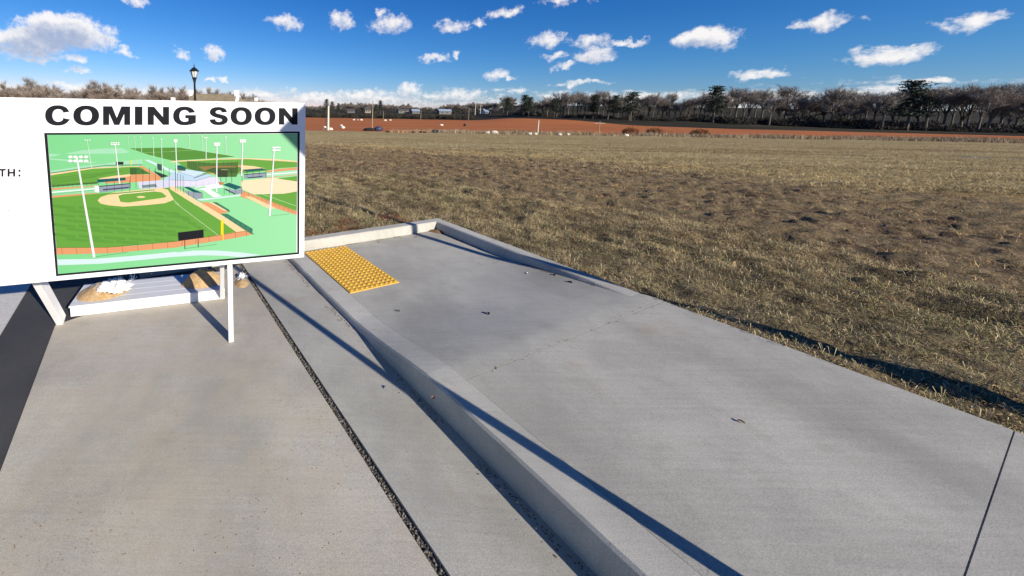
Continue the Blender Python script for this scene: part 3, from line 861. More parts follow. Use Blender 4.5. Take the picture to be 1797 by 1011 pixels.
    poly(K6((-1, 575), (100, 575), (290, 630), (460, 598), (545, 625), (330, 692), (-1, 680)), (190, 216, 238))
    poly(K6((100, 575), (220, 543), (462, 580), (290, 632)), (206, 228, 244))
    line(*K6((300, 655), (460, 598)), 1.6, STEEL); line(*K6((100, 577), (290, 632)), .5, STEEL); line(*K6((0, 680), (330, 692)), .5, STEEL); line(*K6((330, 692), (545, 625)), .5, STEEL)
    poly(K6((-1, 684), (330, 694), (590, 640), (590, 720), (330, 750), (-1, 760)), (228, 224, 244))
    for x in (20, 90, 180, 260, 330, 420, 500): line(*K6((x, 700), (x, 750)), .7, (190, 190, 214))
    poly(K5((1340, 750), (1520, 730), (1545, 770), (1350, 785)), (120, 140, 140))
    poly(K6((330, 775), (620, 720), (700, 775), (520, 800), (670, 892), (560, 905), (420, 812), (300, 800)), WHITE)
    poly(K6((300, 790), (440, 762), (480, 775), (350, 800)), (140, 224, 160)); poly(K6((520, 805), (660, 780), (810, 870), (660, 888)), (140, 224, 160))
    poly(K6((330, 938), (940, 868), (940, 886), (480, 942), (370, 952)), ICE)
    # pale right infield
    poly(K6((920, 692), (1350, 650), (1520, 668), (1664, 700), (1664, 832), (1480, 860), (1090, 868), (930, 800)), (250, 226, 188))
    poly(K6((1390, 662), (1664, 628), (1664, 700)), GR)
    poly(K6((1100, 870), (1480, 862), (1664, 830), (1664, 1011), (1664, 1085), (1430, 1012)), GR)
    line(*K6((1180, 860), (1640, 1020)), .6, (200, 240, 190))
    poly(K6((930, 818), (1000, 842), (1664, 1090), (1664, 1140), (1400, 1060), (910, 898)), BROWN)
    poly(K6((960, 895), (1060, 900), (1380, 1050), (1290, 1062)), TAN)
    line(*K6((935, 820), (1660, 1100)), .5, (140, 96, 66))
    for k in range(12): line(*K6((960 + 58 * k, 830 + 22 * k), (960 + 58 * k, 872 + 22 * k)), .4, (120, 80, 56))
    poly(K6((620, 705), (700, 712), (690, 735), (640, 750)), (200, 130, 70))
    # near field
    nf = K5((162, 916), (780, 857), (1630, 785)) + K6((0, 782), (60, 832), (330, 1005)) + K8((290, 8), (640, 235), (860, 390), (430, 466), (0, 522)) + K7((900, 592), (218, 598))
    poly(nf, GR)
    for r_ in range(9):
        for q in range(7):
            x = 175 + q * 330 + (r_ % 2) * 165; y = 40 + r_ * 62 + q * 18 - (r_ % 3) * 6
            if y > 520 - max(0, x - 900) * .05 or x > 1750: continue
            poly(K7((x, y - 8), (x + 150, y + 4), (x + 290, y + 20), (x + 300, y + 52), (x + 150, y + 42), (x + 10, y + 26)), (94, 156, 57))
    for q in range(6): poly(K8((20 + 70 * q, 120 + 44 * q), (120 + 70 * q, 140 + 44 * q), (110 + 70 * q, 175 + 42 * q), (10 + 70 * q, 150 + 42 * q)), (92, 154, 56))
    poly(K6((-10, 762), (60, 772), (440, 1013), (330, 1013), (-10, 800)), TAN)
    poly(K8((270, -4), (400, -4), (985, 375), (860, 392), (640, 232)), TAN)
    poly(K5((1000, 840), (1640, 778), (1640, 792), (900, 858)), TAN)
    poly(K5((760, 950), (800, 905), (900, 872), (1030, 862), (1500, 818), (1560, 800), (1680, 805), (1762, 940), (1640, 985), (1400, 1010), (1100, 1030), (900, 1012), (800, 990)), TAN)
    poly(K5((1030, 888), (1090, 868), (1500, 830), (1600, 842), (1668, 893), (1640, 912), (1160, 978), (1060, 968)), (110, 168, 62))
    ell(*K5((1330, 903))[0], 7.4, 1.7, TAN)
    ell(*K5((1590, 815))[0], 11.6, 2.5, TAN); line(*K5((1030, 866), (1500, 824)), .5, WHITE)
    for q in range(7): line(*K8((420 + 45 * q, 10 + 19 * q), (420 + 45 * q, 42 + 19 * q)), .4, (120, 80, 56))
    line(*K6((480, 1005), (330, 935)), .5, (90, 60, 44))
    line(*K6((0, 905), (110, 1011)), .6, (220, 240, 200)); line(*K8((50, 0), (670, 470)), .6, (220, 240, 200))
    poly(K7((216, 597), (900, 592), (1280, 566), (1800, 512), (1800, 592), (1100, 652), (900, 668), (226, 686)), BROWN)
    poly(K8((0, 521), (430, 463), (860, 389), (985, 374), (1078, 420), (800, 477), (0, 602)), BROWN)
    for a, b in ((285, 300), (475, 492), (680, 690), (880, 892), (1083, 1090), (1282, 1292), (1482, 1486), (1678, 1680)):
        yy = 598 - max(0, a - 700) * .078; line(*K7((a, yy), (b, yy + 85)), .45, (90, 60, 44))
    for a in (145, 326, 498, 845, 990): line(*K8((a, 505 - a * .14), (a + 2, 590 - a * .145)), .45, (90, 60, 44))
    line(*K7((216, 597), (900, 592)), .4, DARK); line(*K7((900, 592), (1800, 512)), .4, DARK); line(*K8((0, 521), (430, 463)), .4, DARK); line(*K8((430, 463), (985, 376)), .4, DARK)
    # right strips of the near field
    poly(K8((390, -2), (480, -2), (720, 110), (760, 130), (640, 152)), BROWN); poly(K8((500, -2), (560, -2), (770, 115), (700, 110)), TAN)
    poly(K8((650, 150), (740, 150), (1070, 350), (1072, 422), (1010, 390)), (64, 128, 98)); line(*K8((740, 155), (1070, 350)), .8, (8, 70, 66))
    for q in range(6): line(*K8((720 + 64 * q, 150 + 38 * q), (720 + 64 * q, 205 + 38 * q)), .5, (8, 70, 66))
    line(*K8((740, 155), (1070, 350)), .6, TEAL); line(*K8((1070, 350), (1070, 422)), .6, TEAL)
    poly(K8((540, -2), (600, -2), (770, 100), (772, 130)), (64, 128, 98))
    poly(K8((1070, 420), (1110, 416), (1060, 410)), (50, 110, 60))
    # pale drive
    poly(K7((230, 750), (700, 742), (1200, 705), (1800, 648), (1800, 712), (1200, 770), (800, 806), (240, 826)), ICE)
    poly(K8((-2, 666), (300, 632), (600, 632), (900, 655), (1190, 690), (930, 722), (700, 702), (400, 695), (-2, 718)), ICE)
    # dugouts
    def dug(roof, body, legs):
        poly(body, (150, 160, 176))
        for a, b in legs: line(a, b, .5, DARK)
        poly(roof, TEAL)
    dug(K5((755, 672), (1120, 648), (1132, 682), (762, 712)), K5((780, 768), (1182, 730), (1188, 790), (790, 845)), [K5((x, 690), (x, 830)) for x in (770, 880, 980, 1080, 1180)])
    line(*K5((770, 765), (1182, 728)), 1.4, DARK); line(*K5((830, 808), (1170, 778)), 2.2, (54, 66, 92)); poly(K5((720, 755), (775, 755), (780, 845), (722, 840)), WHITE)
    dug(K6((938, 545), (1200, 525), (1248, 546), (1000, 572)), K6((965, 610), (1250, 588), (1256, 645), (965, 662)), [K6((x, 560), (x, 655)) for x in (935, 1000, 1080, 1160, 1250)])
    line(*K6((960, 608), (1255, 585)), 1.2, DARK); line(*K6((1010, 652), (1200, 634)), 1.8, (54, 66, 92))
    dug(K6((680, 742), (765, 715), (940, 775), (850, 806)), K6((690, 790), (850, 812), (935, 785), (938, 850), (840, 872)), [K6((x, 790), (x, 865)) for x in (700, 770, 850, 930)])
    line(*K6((710, 800), (840, 862)), 1.8, (60, 66, 96))
    dug(K6((170, 772), (230, 768), (415, 850), (300, 842)), K6((180, 815), (300, 845), (415, 852), (415, 912), (330, 935), (200, 850)), [K6((x, y), (x, y + 70)) for x, y in ((170, 790), (230, 820), (300, 850), (412, 850))])
    poly(K6((58, 492), (130, 485), (205, 525), (190, 545), (80, 528)), TEAL); poly(K6((80, 530), (190, 545), (190, 560), (90, 548)), (110, 70, 70))
    poly(K5((1540, 465), (1600, 475), (1610, 560), (1550, 545)), (60, 84, 84)); poly(K5((1490, 560), (1620, 600), (1690, 630), (1600, 650)), (42, 62, 58))
    for x in (1190, 1265, 1355, 1440, 1520, 1625, 1700, 1785): line(*K5((x, 520), (x, 790)), .45, DARK)
    poly(K5((1190, 520), (1270, 520), (1270, 600), (1195, 605)), (62, 104, 50))
    for x in (60, 90, 125, 160): line(*K6((x, 570 + (x - 60) * .5), (x, 830)), .5, DARK)
    for x in (655, 725, 800, 935): line(*K6((x, 540), (x, 715)), .45, DARK)
    poly(K6((620, 540), (740, 540), (745, 640), (620, 640)), (52, 66, 40)); line(*K6((660, 545), (745, 545)), .8, (200, 190, 160))
    # scoreboards, foul pole
    poly(K8((92, 396), (427, 357), (431, 462), (100, 508)), (20, 22, 30)); line(*K8((182, 500), (184, 612)), 1.1, DARK); line(*K8((357, 480), (360, 590)), 1.1, DARK)
    line(*K8((190, 606), (600, 552)), .5, (70, 120, 80))
    poly(K5((1000, 441), (1100, 441), (1100, 474), (1000, 478)), (34, 34, 44)); line(*K5((1082, 474), (1082, 505)), .5, DARK)
    poly(K8((655, 238), (690, 222), (692, 502), (680, 502), (678, 425), (655, 425)), (246, 226, 24)); poly(K5((1180, 420), (1212, 420), (1204, 500), (1198, 500)), (206, 232, 110))
    # floodlight masts
    def mast(a, b, w0, w1, heads, c=WHITE):
        (x0, y0), (x1, y1) = a, b
        d = math.hypot(x1 - x0, y1 - y0); nx, ny = -(y1 - y0) / d, (x1 - x0) / d
        poly([(x0 + nx * w0 / 2, y0 + ny * w0 / 2), (x1 + nx * w1 / 2, y1 + ny * w1 / 2), (x1 - nx * w1 / 2, y1 - ny * w1 / 2), (x0 - nx * w0 / 2, y0 - ny * w0 / 2)], c)
        for (cx, cy, rx, ry) in heads: ell(cx, cy, rx, ry, c)
    line(*K7((720, 716), (1150, 655)), .5, (70, 120, 80)); line(*K8((1310, 178), (1560, 152)), .5, (110, 170, 120))
    mast(K5((485, 370))[0], K7((716, 722))[0], 2.6, 4.6, [(*K5((x, y))[0], 3.9, 2.5) for x in (402, 468, 540, 610) for y in (377, 430)])
    mast(K5((625, 165))[0], K5((682, 535))[0], 1.0, 1.4, [(*K5((x, 158))[0], 1.6, 1.5) for x in (598, 625, 655)], (206, 240, 214))
    mast(K5((990, 205))[0], K5((1050, 730))[0], 1.4, 2.1, [(*K5((x, y))[0], 1.7, 1.3) for x in (945, 975, 1005, 1035) for y in (192, 215)])
    for x0, y0, x1, y1, w in ((1160, 105, 1172, 260, .5), (1245, 110, 1258, 285, .6), (1326, 115, 1340, 320, .7), (1487, 128, 1500, 395, .9), (1597, 145, 1612, 600, 1.1)):
        mast(K5((x0, y0))[0], K5((x1, y1))[0], w, w * 1.2, [(*K5((x0, y0))[0], 1.0 * w + .4, 1.1 * w + .3)], (214, 242, 220))
    mast(K6((62, 160))[0], K6((78, 600))[0], 1.5, 1.7, [(*K6((x, y))[0], 1.6, 1.4) for x in (48, 62, 76) for y in (156, 176)])
    for x0, y0, x1, y1, w in ((238, 100, 245, 275, .7), (410, 105, 417, 300, .8), (720, 117, 722, 345, 1.0), (460, 125, 463, 410, 1.3)):
        mast(K6((x0, y0))[0], K6((x1, y1))[0], w, w * 1.1, [(*K6((x0 + k, y0))[0], 1.2 * w + .2, 1.2) for k in ((-16, 0, 16) if w > 1.2 else (0,))], (224, 246, 228))
    for x0, y0, x1, y1 in ((605, 210, 600, 835), (943, 168, 928, 630)):
        mast(K6((x0, y0))[0], K6((x1, y1))[0], 1.6, 2.2, [(*K6((x0 + k, y0 + j))[0], 2.0, 1.5) for k in (-28, 0, 28) for j in (-12, 12)])
    mast(K6((1358, 260))[0], K8((1296, 180))[0], 1.8, 3.2, [(*K6((1383 + k, y))[0], 2.4, 1.5) for k in (-38, -12, 14, 40) for y in (254, 288)])
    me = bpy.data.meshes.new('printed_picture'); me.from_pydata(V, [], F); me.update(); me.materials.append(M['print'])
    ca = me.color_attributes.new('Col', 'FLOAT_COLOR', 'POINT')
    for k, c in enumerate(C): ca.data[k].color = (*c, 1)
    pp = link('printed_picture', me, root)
    pp['label'] = 'printed aerial drawing of ball fields with light masts'
    # screws
    for x, y in ((171, 179.3), (380, 181.6), (266, 480.5), (403, 461.5), (15, 370)):
        u, z = on_sign(x, y)
        MB().tube((u, -.0005, z), (u, -.002, z), .004, .003, 8).build('screw', M['screw'], root)
    # two rails on the back, four legs, braces
    MB().box((UL + .02, T + .0005, Z1 - .12), (-.02, T + .038, Z1 - .03), .002).build('rail', M['white_wood'], root)
    MB().box((UL + .02, T + .0005, Z0 + .01), (-.02, T + .038, Z0 + .099), .002).build('rail', M['white_wood'], root)
    for u in (-.575, -2.26, -3.4):
        MB().box((u - .019, T + .039, .004), (u + .019, T + .128, Z1 - .02), .002).build('leg', M['white_wood'], root)
    def beam(name, p0, p1, w, h):
        p0 = Vector(p0); p1 = Vector(p1); d = (p1 - p0); L = d.length; d.normalize()
        side = Vector((1, 0, 0)); side = (side - d * side.dot(d)).normalized(); up = d.cross(side)
        mb = MB().box((0, -w / 2, -h / 2), (L, w / 2, h / 2), .002)
        mm = Matrix((( d.x, side.x, up.x), (d.y, side.y, up.y), (d.z, side.z, up.z)))
        mb.v = [tuple(p0 + mm @ Vector(v)) for v in mb.v]
        mb.build(name, M['white_wood'], root)
    def back(px, py):      # foot of a brace in local coordinates from its place on the ground
        x, y = ground(px, py); d = np.array([x, y]) - SIGN_O
        return float(d @ SU), float(-(d @ SN))
    bu, bd = back(108, 566)
    beam('brace', (bu, bd, .02), (bu - .02, T + .06, 1.02), .05, .088)
    beam('brace', (-.625, .80, .05), (-.625, T + .06, 1.05), .038, .088)
    # base deck that the braces stand on
    fu, fd = back(124, 557)
    d0, d1 = fd, fd + .43
    u0, u1 = fu, -.60
    MB().box((u0, d0, .004), (u1, d0 + .038, .088), .002).build('base_board', M['white_wood'], root)
    MB().box((u0, d1 - .038, .004), (u1, d1, .088), .002).build('base_board', M['white_wood'], root)
    k = 4
    for j in range(k):
        a = d0 - .004 + (d1 - d0 + .008) * j / k; b = d0 - .004 + (d1 - d0 + .008) * (j + 1) / k - .0012
        MB().box((u0 - .01, a, .0885), (u1 + .004, b, .1035), .0015).build('deck_plank', M['white_deck'], root)
    return dict(u0=u0, u1=u1, d0=d0, d1=d1)
BASE = build_sign()
def deck(u, d, z=.104):
    p = SIGN_O + SU * u - SN * d
    return float(p[0]), float(p[1]), z

# ------------------------------------------------------------------ sandbags and sand
def mound(name, c, rx, ry, h, rot, label, cat, mat, seed, group=None, z0=0.):
    n, m_ = 26, 44
    mb = MB(); P = np.zeros((n, m_ + 1, 3))
    for i in range(n):
        r_ = i / (n - 1)
        for j in range(m_ + 1):
            a = 2 * math.pi * (j % m_) / m_
            e = 1 + .35 * (fbm(math.cos(a) * 1.4 + seed, math.sin(a) * 1.4 + seed * 2) - .5)
            x, y = math.cos(a) * r_ * e * rx, math.sin(a) * r_ * e * ry
            hh = h * (1 - r_ ** 1.6) * (.75 + .6 * fbm(x * 9 + seed, y * 9, 4)) + (fbm(x * 40, y * 40 + seed, 2) - .5) * .012 * (1 - r_)
            P[i, j] = (x * math.cos(rot) - y * math.sin(rot), x * math.sin(rot) + y * math.cos(rot), max(hh, 0) if i < n - 1 else -.001)
    mb.grid(P)
    o = mb.build(name, mat, None, True); o.location = c
    return tag(o, label, cat, group)
def deck_px(x, y, z=.104):
    gx, gy = ground(x, y, z)
    return gx, gy, z
RZ = math.pi / 2 - SIGN_AZ
mound('sand_heap', deck_px(182, 513), .235, .16, .095, RZ + .15, 'tan spilled sand under the torn white sandbag', 'sand', M['sand'], 3.1)
mound('sand_heap', deck_px(358, 494), .20, .16, .13, RZ, 'rounded tan sand heap at the right end of the white deck', 'sand', M['sand'], 8.4)
mound('sand_heap', (*ground(424, 498), .004), .075, .11, .03, RZ, 'small spill of sand on the concrete right of the sign leg', 'sand', M['sand'], 5.2)
def torn_bag(name, c, L, W, h, rot, seed, fans, label):
    """crumpled woven cloth, torn at its rim, with bundles of frayed strips"""
    root = empty(name, c, rot, label, 'sandbag')
    rs = random.Random(seed)
    n, m_ = 34, 24
    P = np.zeros((n, m_, 3))
    for i in range(n):
        for j in range(m_):
            u, v = i / (n - 1) * 2 - 1, j / (m_ - 1) * 2 - 1
            rim = max(abs(u), abs(v))
            tear = 1 + .35 * (float(fbm(u * 3 + seed, v * 3, 3)) - .5) * rim + .12 * rs.uniform(-1, 1) * (rim > .96)
            x, y = u * L / 2 * tear * (1 - .25 * v * v), v * W / 2 * tear
            fold = abs(float(fbm(u * 1.6 + seed * 3, v * 2.4, 2)) - .5) * 2
            fine = float(fbm(u * 6 + seed, v * 6 + 4, 3)) - .5
            z = h * (max(0, 1 - rim ** 2.4) * (.55 + .9 * fold) + .28 * fine * (1 - .5 * rim))
            P[i, j] = (x, y, max(z, .003) + .002)
    MB().grid(P).build('bag_cloth', M['bag'], root, False)
    mb = MB()
    for (a0, sp, cnt, lo, hi, up, ox, oy) in fans:
        for k in range(cnt):
            a = a0 + rs.gauss(0, sp); ln = rs.uniform(lo, hi); w = rs.uniform(.0015, .0055)
            p = Vector((ox + rs.gauss(0, .014), oy + rs.gauss(0, .014), h * rs.uniform(.3, .75)))
            d = Vector((math.cos(a), math.sin(a), up + rs.gauss(0, .25))).normalized()
            sd = d.cross(Vector((0, 0, 1))).normalized(); tw = rs.uniform(-1, 1)
            pts = []
            for q in range(6):
                f = q / 5
                c_ = p + d * (ln * f) + Vector((0, 0, -ln * (.95 - .5 * up) * f * f)) + sd * (.012 * math.sin(3 * f + k))
                c_.z = max(c_.z, -c[2] + .107 if c[2] > .08 else .003)
                s2 = (sd * math.cos(tw * f) + Vector((0, 0, 1)) * math.sin(tw * f)) * w * (1 - .6 * f)
                pts.append([tuple(c_ - s2), tuple(c_ + s2)])
            mb.grid(np.array(pts))
    o = mb.build('frayed_strips', M['bag'], root)
    o['kind'] = 'stuff'
    return root
x, y, z = deck_px(203, 517)
torn_bag('sandbag', (x, y, .17), .30, .20, .10, RZ - .45, 4, [(3.7, .35, 34, .07, .15, .1, -.07, -.03), (1.9, .5, 18, .05, .10, .5, -.02, .05), (.2, .3, 9, .05, .11, 1.0, .10, .02)], 'torn white sandbag burst open over tan sand on the deck')
x, y, z = deck_px(230, 497)
torn_bag('sandbag_scrap', (x, y, .135), .07, .035, .02, RZ + .8, 9, [(1.4, .3, 8, .04, .09, 1.4, .02, 0), (3.5, .4, 6, .03, .06, .3, -.02, 0)], 'scrap of white sandbag cloth beside the burst bag')
x, y = ground(424, 488)
torn_bag('sandbag_scrap', (x, y, .02), .08, .10, .03, RZ, 13, [(0.2, .5, 10, .04, .08, .3, .02, 0), (4.6, .4, 9, .04, .09, .1, 0, -.03), (1.7, .4, 8, .03, .07, .5, 0, .03)], 'frayed white sandbag scrap on the concrete right of the sign leg')

# ------------------------------------------------------------------ off-frame neighbours whose shadows fall here
def lamp_post(name, loc, label, H=4.55):
    r_ = empty(name, loc, .35, label, 'street lamp', 'black lantern street lamps')
    MB().lathe([(.16, 0), (.16, .06), (.12, .12), (.105, .5), (.085, .62), (.062, .68)], 16).build('base', M['black_metal'], r_, False)
    MB().lathe([(.058, .66), (.05, H - .92), (.062, H - .90), (.062, H - .86)], 14).build('post', M['black_metal'], r_, True)
    MB().lathe([(.06, H - .87), (.085, H - .82), (.07, H - .78), (.12, H - .70), (.12, H - .64), (.10, H - .62)], 14).build('fitter', M['black_metal'], r_)
    la = MB().lathe([(.11, H - .625), (.205, H - .30)], 8)
    la = la.build('lantern', M['lamp_glass'], r_)
    mb = MB()
    for k in range(8):
        a = 2 * math.pi * k / 8
        mb.tube((.112 * math.cos(a), .112 * math.sin(a), H - .63), (.211 * math.cos(a), .211 * math.sin(a), H - .29), .010, .010, 5)
    mb.build('lantern_bars', M['black_metal'], la)
    MB().lathe([(.25, H - .31), (.262, H - .285), (.22, H - .25), (.14, H - .17), (.10, H - .13), (.075, H - .12), (.03, H - .08), (.018, H - .03), (.03, H), (.012, H + .03), (.006, H + .13)], 8).build('lamp_cap', M['black_metal'], r_)
    return r_
p = at(340.5, 111, 21.)
lamp_post('street_lamp', (p[0], p[1], 0), 'black lantern street lamp standing behind the sign', p[2] - .12)
lamp_post('street_lamp', (4.66, 1.77, .1), 'black lantern street lamp beside the pavement right of the camera', 4.6)
def road_sign():
    r_ = empty('road_sign', (2.09, .6, .128), 0, 'diamond road sign on a thin steel post beside the camera', 'road sign')
    MB().box((-.032, -.02, 0), (.032, .02, 3.3), .002).build('post', M['steel'], r_)
    c = Vector((0, .024, 2.89)); d = Vector((math.sin(R(164)), math.cos(R(164)), 0)); sd = Vector((-d.y, d.x, 0))
    mb = MB(); h = .45
    pts = [c + sd * h, c + Vector((0, 0, h)), c - sd * h, c - Vector((0, 0, h))]
    n = [tuple(p_ + d * .002) for p_ in pts]; f = [tuple(p_ - d * .002) for p_ in pts]
    mb.face(n); mb.face(f[::-1])
    for k in range(4): mb.face([n[k], f[k], f[(k + 1) % 4], n[(k + 1) % 4]])
    mb.build('plate', M['yellow_sign'], r_)
road_sign()

# ------------------------------------------------------------------ small things on the pavement
def leaf(x, y, label, mat, size, name='dry_leaf', cat='leaf'):
    gx, gy = ground(x, y); s_, t_ = to_st(gx, gy); z = float(z_side(s_, t_))
    gx, gy = ground(x, y, z)
    mb = MB(); rs = random.Random(int(x))
    P = np.zeros((6, 3, 3))
    for i in range(6):
        f = i / 5; w = math.sin(math.pi * (.1 + .85 * f)) * size * .35
        for j in range(3):
            P[i, j] = ((f - .5) * size, (j - 1) * w, .004 + abs(j - 1) * size * .22 + size * .12 * math.sin(3 * f))
    mb.grid(P); a = rs.uniform(0, 6.28)
    o = mb.build(name, mat); o.location = (gx, gy, z); o.rotation_euler = (0, 0, a)
    tag(o, label, cat)
leaf(926, 481, 'pale scrap lying on the pavement near the tapering kerb', M['litter'], .035, 'paper_scrap', 'litter')
leaf(1000, 497, 'curled brown leaf farthest right on the pavement by the kerb end', M['leaf'], .05)
leaf(972, 484, 'brown leaf beside the kerb shadow on the pavement', M['leaf'], .045)
leaf(990, 485, 'second brown leaf close to the kerb shadow', M['leaf'], .035)
leaf(856, 552, 'flat brown leaf on open concrete at the front of the pavement', M['leaf'], .045)
leaf(731, 417, 'tiny dark leaf on the concrete below the back kerb', M['leaf'], .035)
leaf(665, 426, 'tiny leaf on the concrete right of the yellow pad', M['leaf'], .03)
leaf(699, 547, 'small dark leaf on concrete below the yellow pad', M['leaf'], .03)
leaf(1300, 742, 'small brown leaf on the near pavement at right', M['leaf'], .03)
leaf(760, 700, 'small brown leaf on the near pavement above the gutter kerb', M['leaf'], .028)
def dirt_drifts():
    spots = []
    for _ in range(2600):
        e = abs(random.gauss(0, .028)); k = random.random()
        if k < .36: spots.append((*st(.004 + e, random.uniform(0, 2.3)), 1))
        elif k < .62: spots.append((*st(random.uniform(0, 2.25), .004 + e), 1))
        elif k < .985: spots.append((*st(2.53 + e, random.uniform(.1, 4.6)), 0))
        else: spots.append((*st(random.uniform(-.15, 2.2), 2.78 + random.gauss(0, .012)), 1))
    V = []; F = []
    for x, y, w in spots:
        s_, t_ = to_st(x, y)
        if fbm(x * 3.1, y * 3.1, 2) < .42: continue
        z = float(z_side(s_, t_)) if w else -.042 * (1 - (s_ - 2.49) / .595)
        r_ = random.uniform(.0015, .0055); k = len(V)
        for q in range(3):
            a = q * 2.09 + random.random(); V.append((x + math.cos(a) * r_ * 1.4, y + math.sin(a) * r_ * 1.4, z + .001))
        V.append((x, y, z + r_))
        F += [(k, k + 1, k + 3), (k + 1, k + 2, k + 3), (k + 2, k, k + 3)]
    o = link('dirt_drift', tri_mesh('dirt_drift', np.array(V), np.array(F), M['soil_crumb']))
    tag(o, 'brown soil crumbs drifted along the kerb foot and joints', kind='stuff')
M['soil_crumb'] = simple('soil_crumbs', (.13, .09, .06), .95, .5, 30)
dirt_drifts()
def duff():
    x, y = ground(771, 405)
    mound('leaf_litter', (x - .05, y - .06, .002), .16, .07, .03, -.4, 'dark heap of blown leaf litter in the kerb corner', 'leaf litter', M['leaf'], 6.1)
duff()

# ------------------------------------------------------------------ grass blades
def blades(name, px, py, length, width, cols, lean, label, seed=1, base=None, simple_blade=True, gain=1.):
    r = np.random.default_rng(seed); n = len(px)
    a = r.uniform(0, 2 * np.pi, n); ln = length * r.uniform(.5, 1.3, n)
    d = np.stack([np.cos(a), np.sin(a)], 1)
    ph = r.uniform(0, 2 * np.pi, n)
    wd = np.stack([np.cos(ph), np.sin(ph)], 1) * (width * r.uniform(.6, 1.3, n))[:, None]
    pz = (terrain(px, py) if base is None else base)
    le = np.clip(r.normal(lean, .22, n), .05, .98)
    hx = ln * le; hz = ln * np.sqrt(1 - le ** 2)
    xy = np.stack([px, py], 1)
    if simple_blade:
        V = np.zeros((n, 3, 3))
        V[:, 0, :2] = xy - wd; V[:, 1, :2] = xy + wd; V[:, 2, :2] = xy + d * hx[:, None]
        V[:, 0, 2] = V[:, 1, 2] = pz - .005; V[:, 2, 2] = pz + hz
        F = np.arange(n * 3).reshape(-1, 3)
    else:
        V = np.zeros((n, 4, 3))
        mid = xy + d * (hx * .5)[:, None]
        V[:, 0, :2] = xy - wd; V[:, 1, :2] = mid + wd; V[:, 2, :2] = xy + d * hx[:, None]; V[:, 3, :2] = mid - wd
        V[:, 0, 2] = pz - .005; V[:, 1, 2] = V[:, 3, 2] = pz + hz * .8; V[:, 2, 2] = pz + hz * (1 - .5 * le)
        b = np.arange(n)[:, None] * 4
        F = np.concatenate([b + [0, 1, 3], b + [1, 2, 3]], 0)
    clump = np.clip(2.6 * (fbm(px * 5.5 + 9, py * 5.5, 2) - .5) + 1.0, .4, 1.45) * np.clip(1.5 * (fbm(px * .9, py * 1.3 + 5, 3) - .5) + 1.0, .7, 1.25)
    k_ = clump * gain; k_ = np.minimum(k_, .68 / cols.max(1))
    cols = cols * k_[:, None]
    cc = np.repeat(cols, V.shape[1], 0)
    o = link(name, tri_mesh(name, V.reshape(-1, 3), F, M['blades'], cc))
    return tag(o, label, 'grass', kind='stuff')
STRAW = np.array([[.58, .47, .27], [.46, .36, .19], [.33, .27, .125], [.20, .19, .075], [.11, .13, .05], [.33, .20, .11], [.21, .155, .105]])
def pick(n, w, seed):
    r = np.random.default_rng(seed)
    i = r.choice(len(STRAW), n, p=np.array(w) / sum(w))
    return STRAW[i] * r.uniform(.5, 1.6, n)[:, None]
def near_height(x, y):
    z = terrain(x, y) + relief(x, y)
    s, t = to_st(x, y); dist = np.maximum(-.20 - s, -.16 - t)
    return np.where(dist < .25, np.minimum(z, .105 + .02 * (fbm(x * 5, y * 5) - .5)), z)
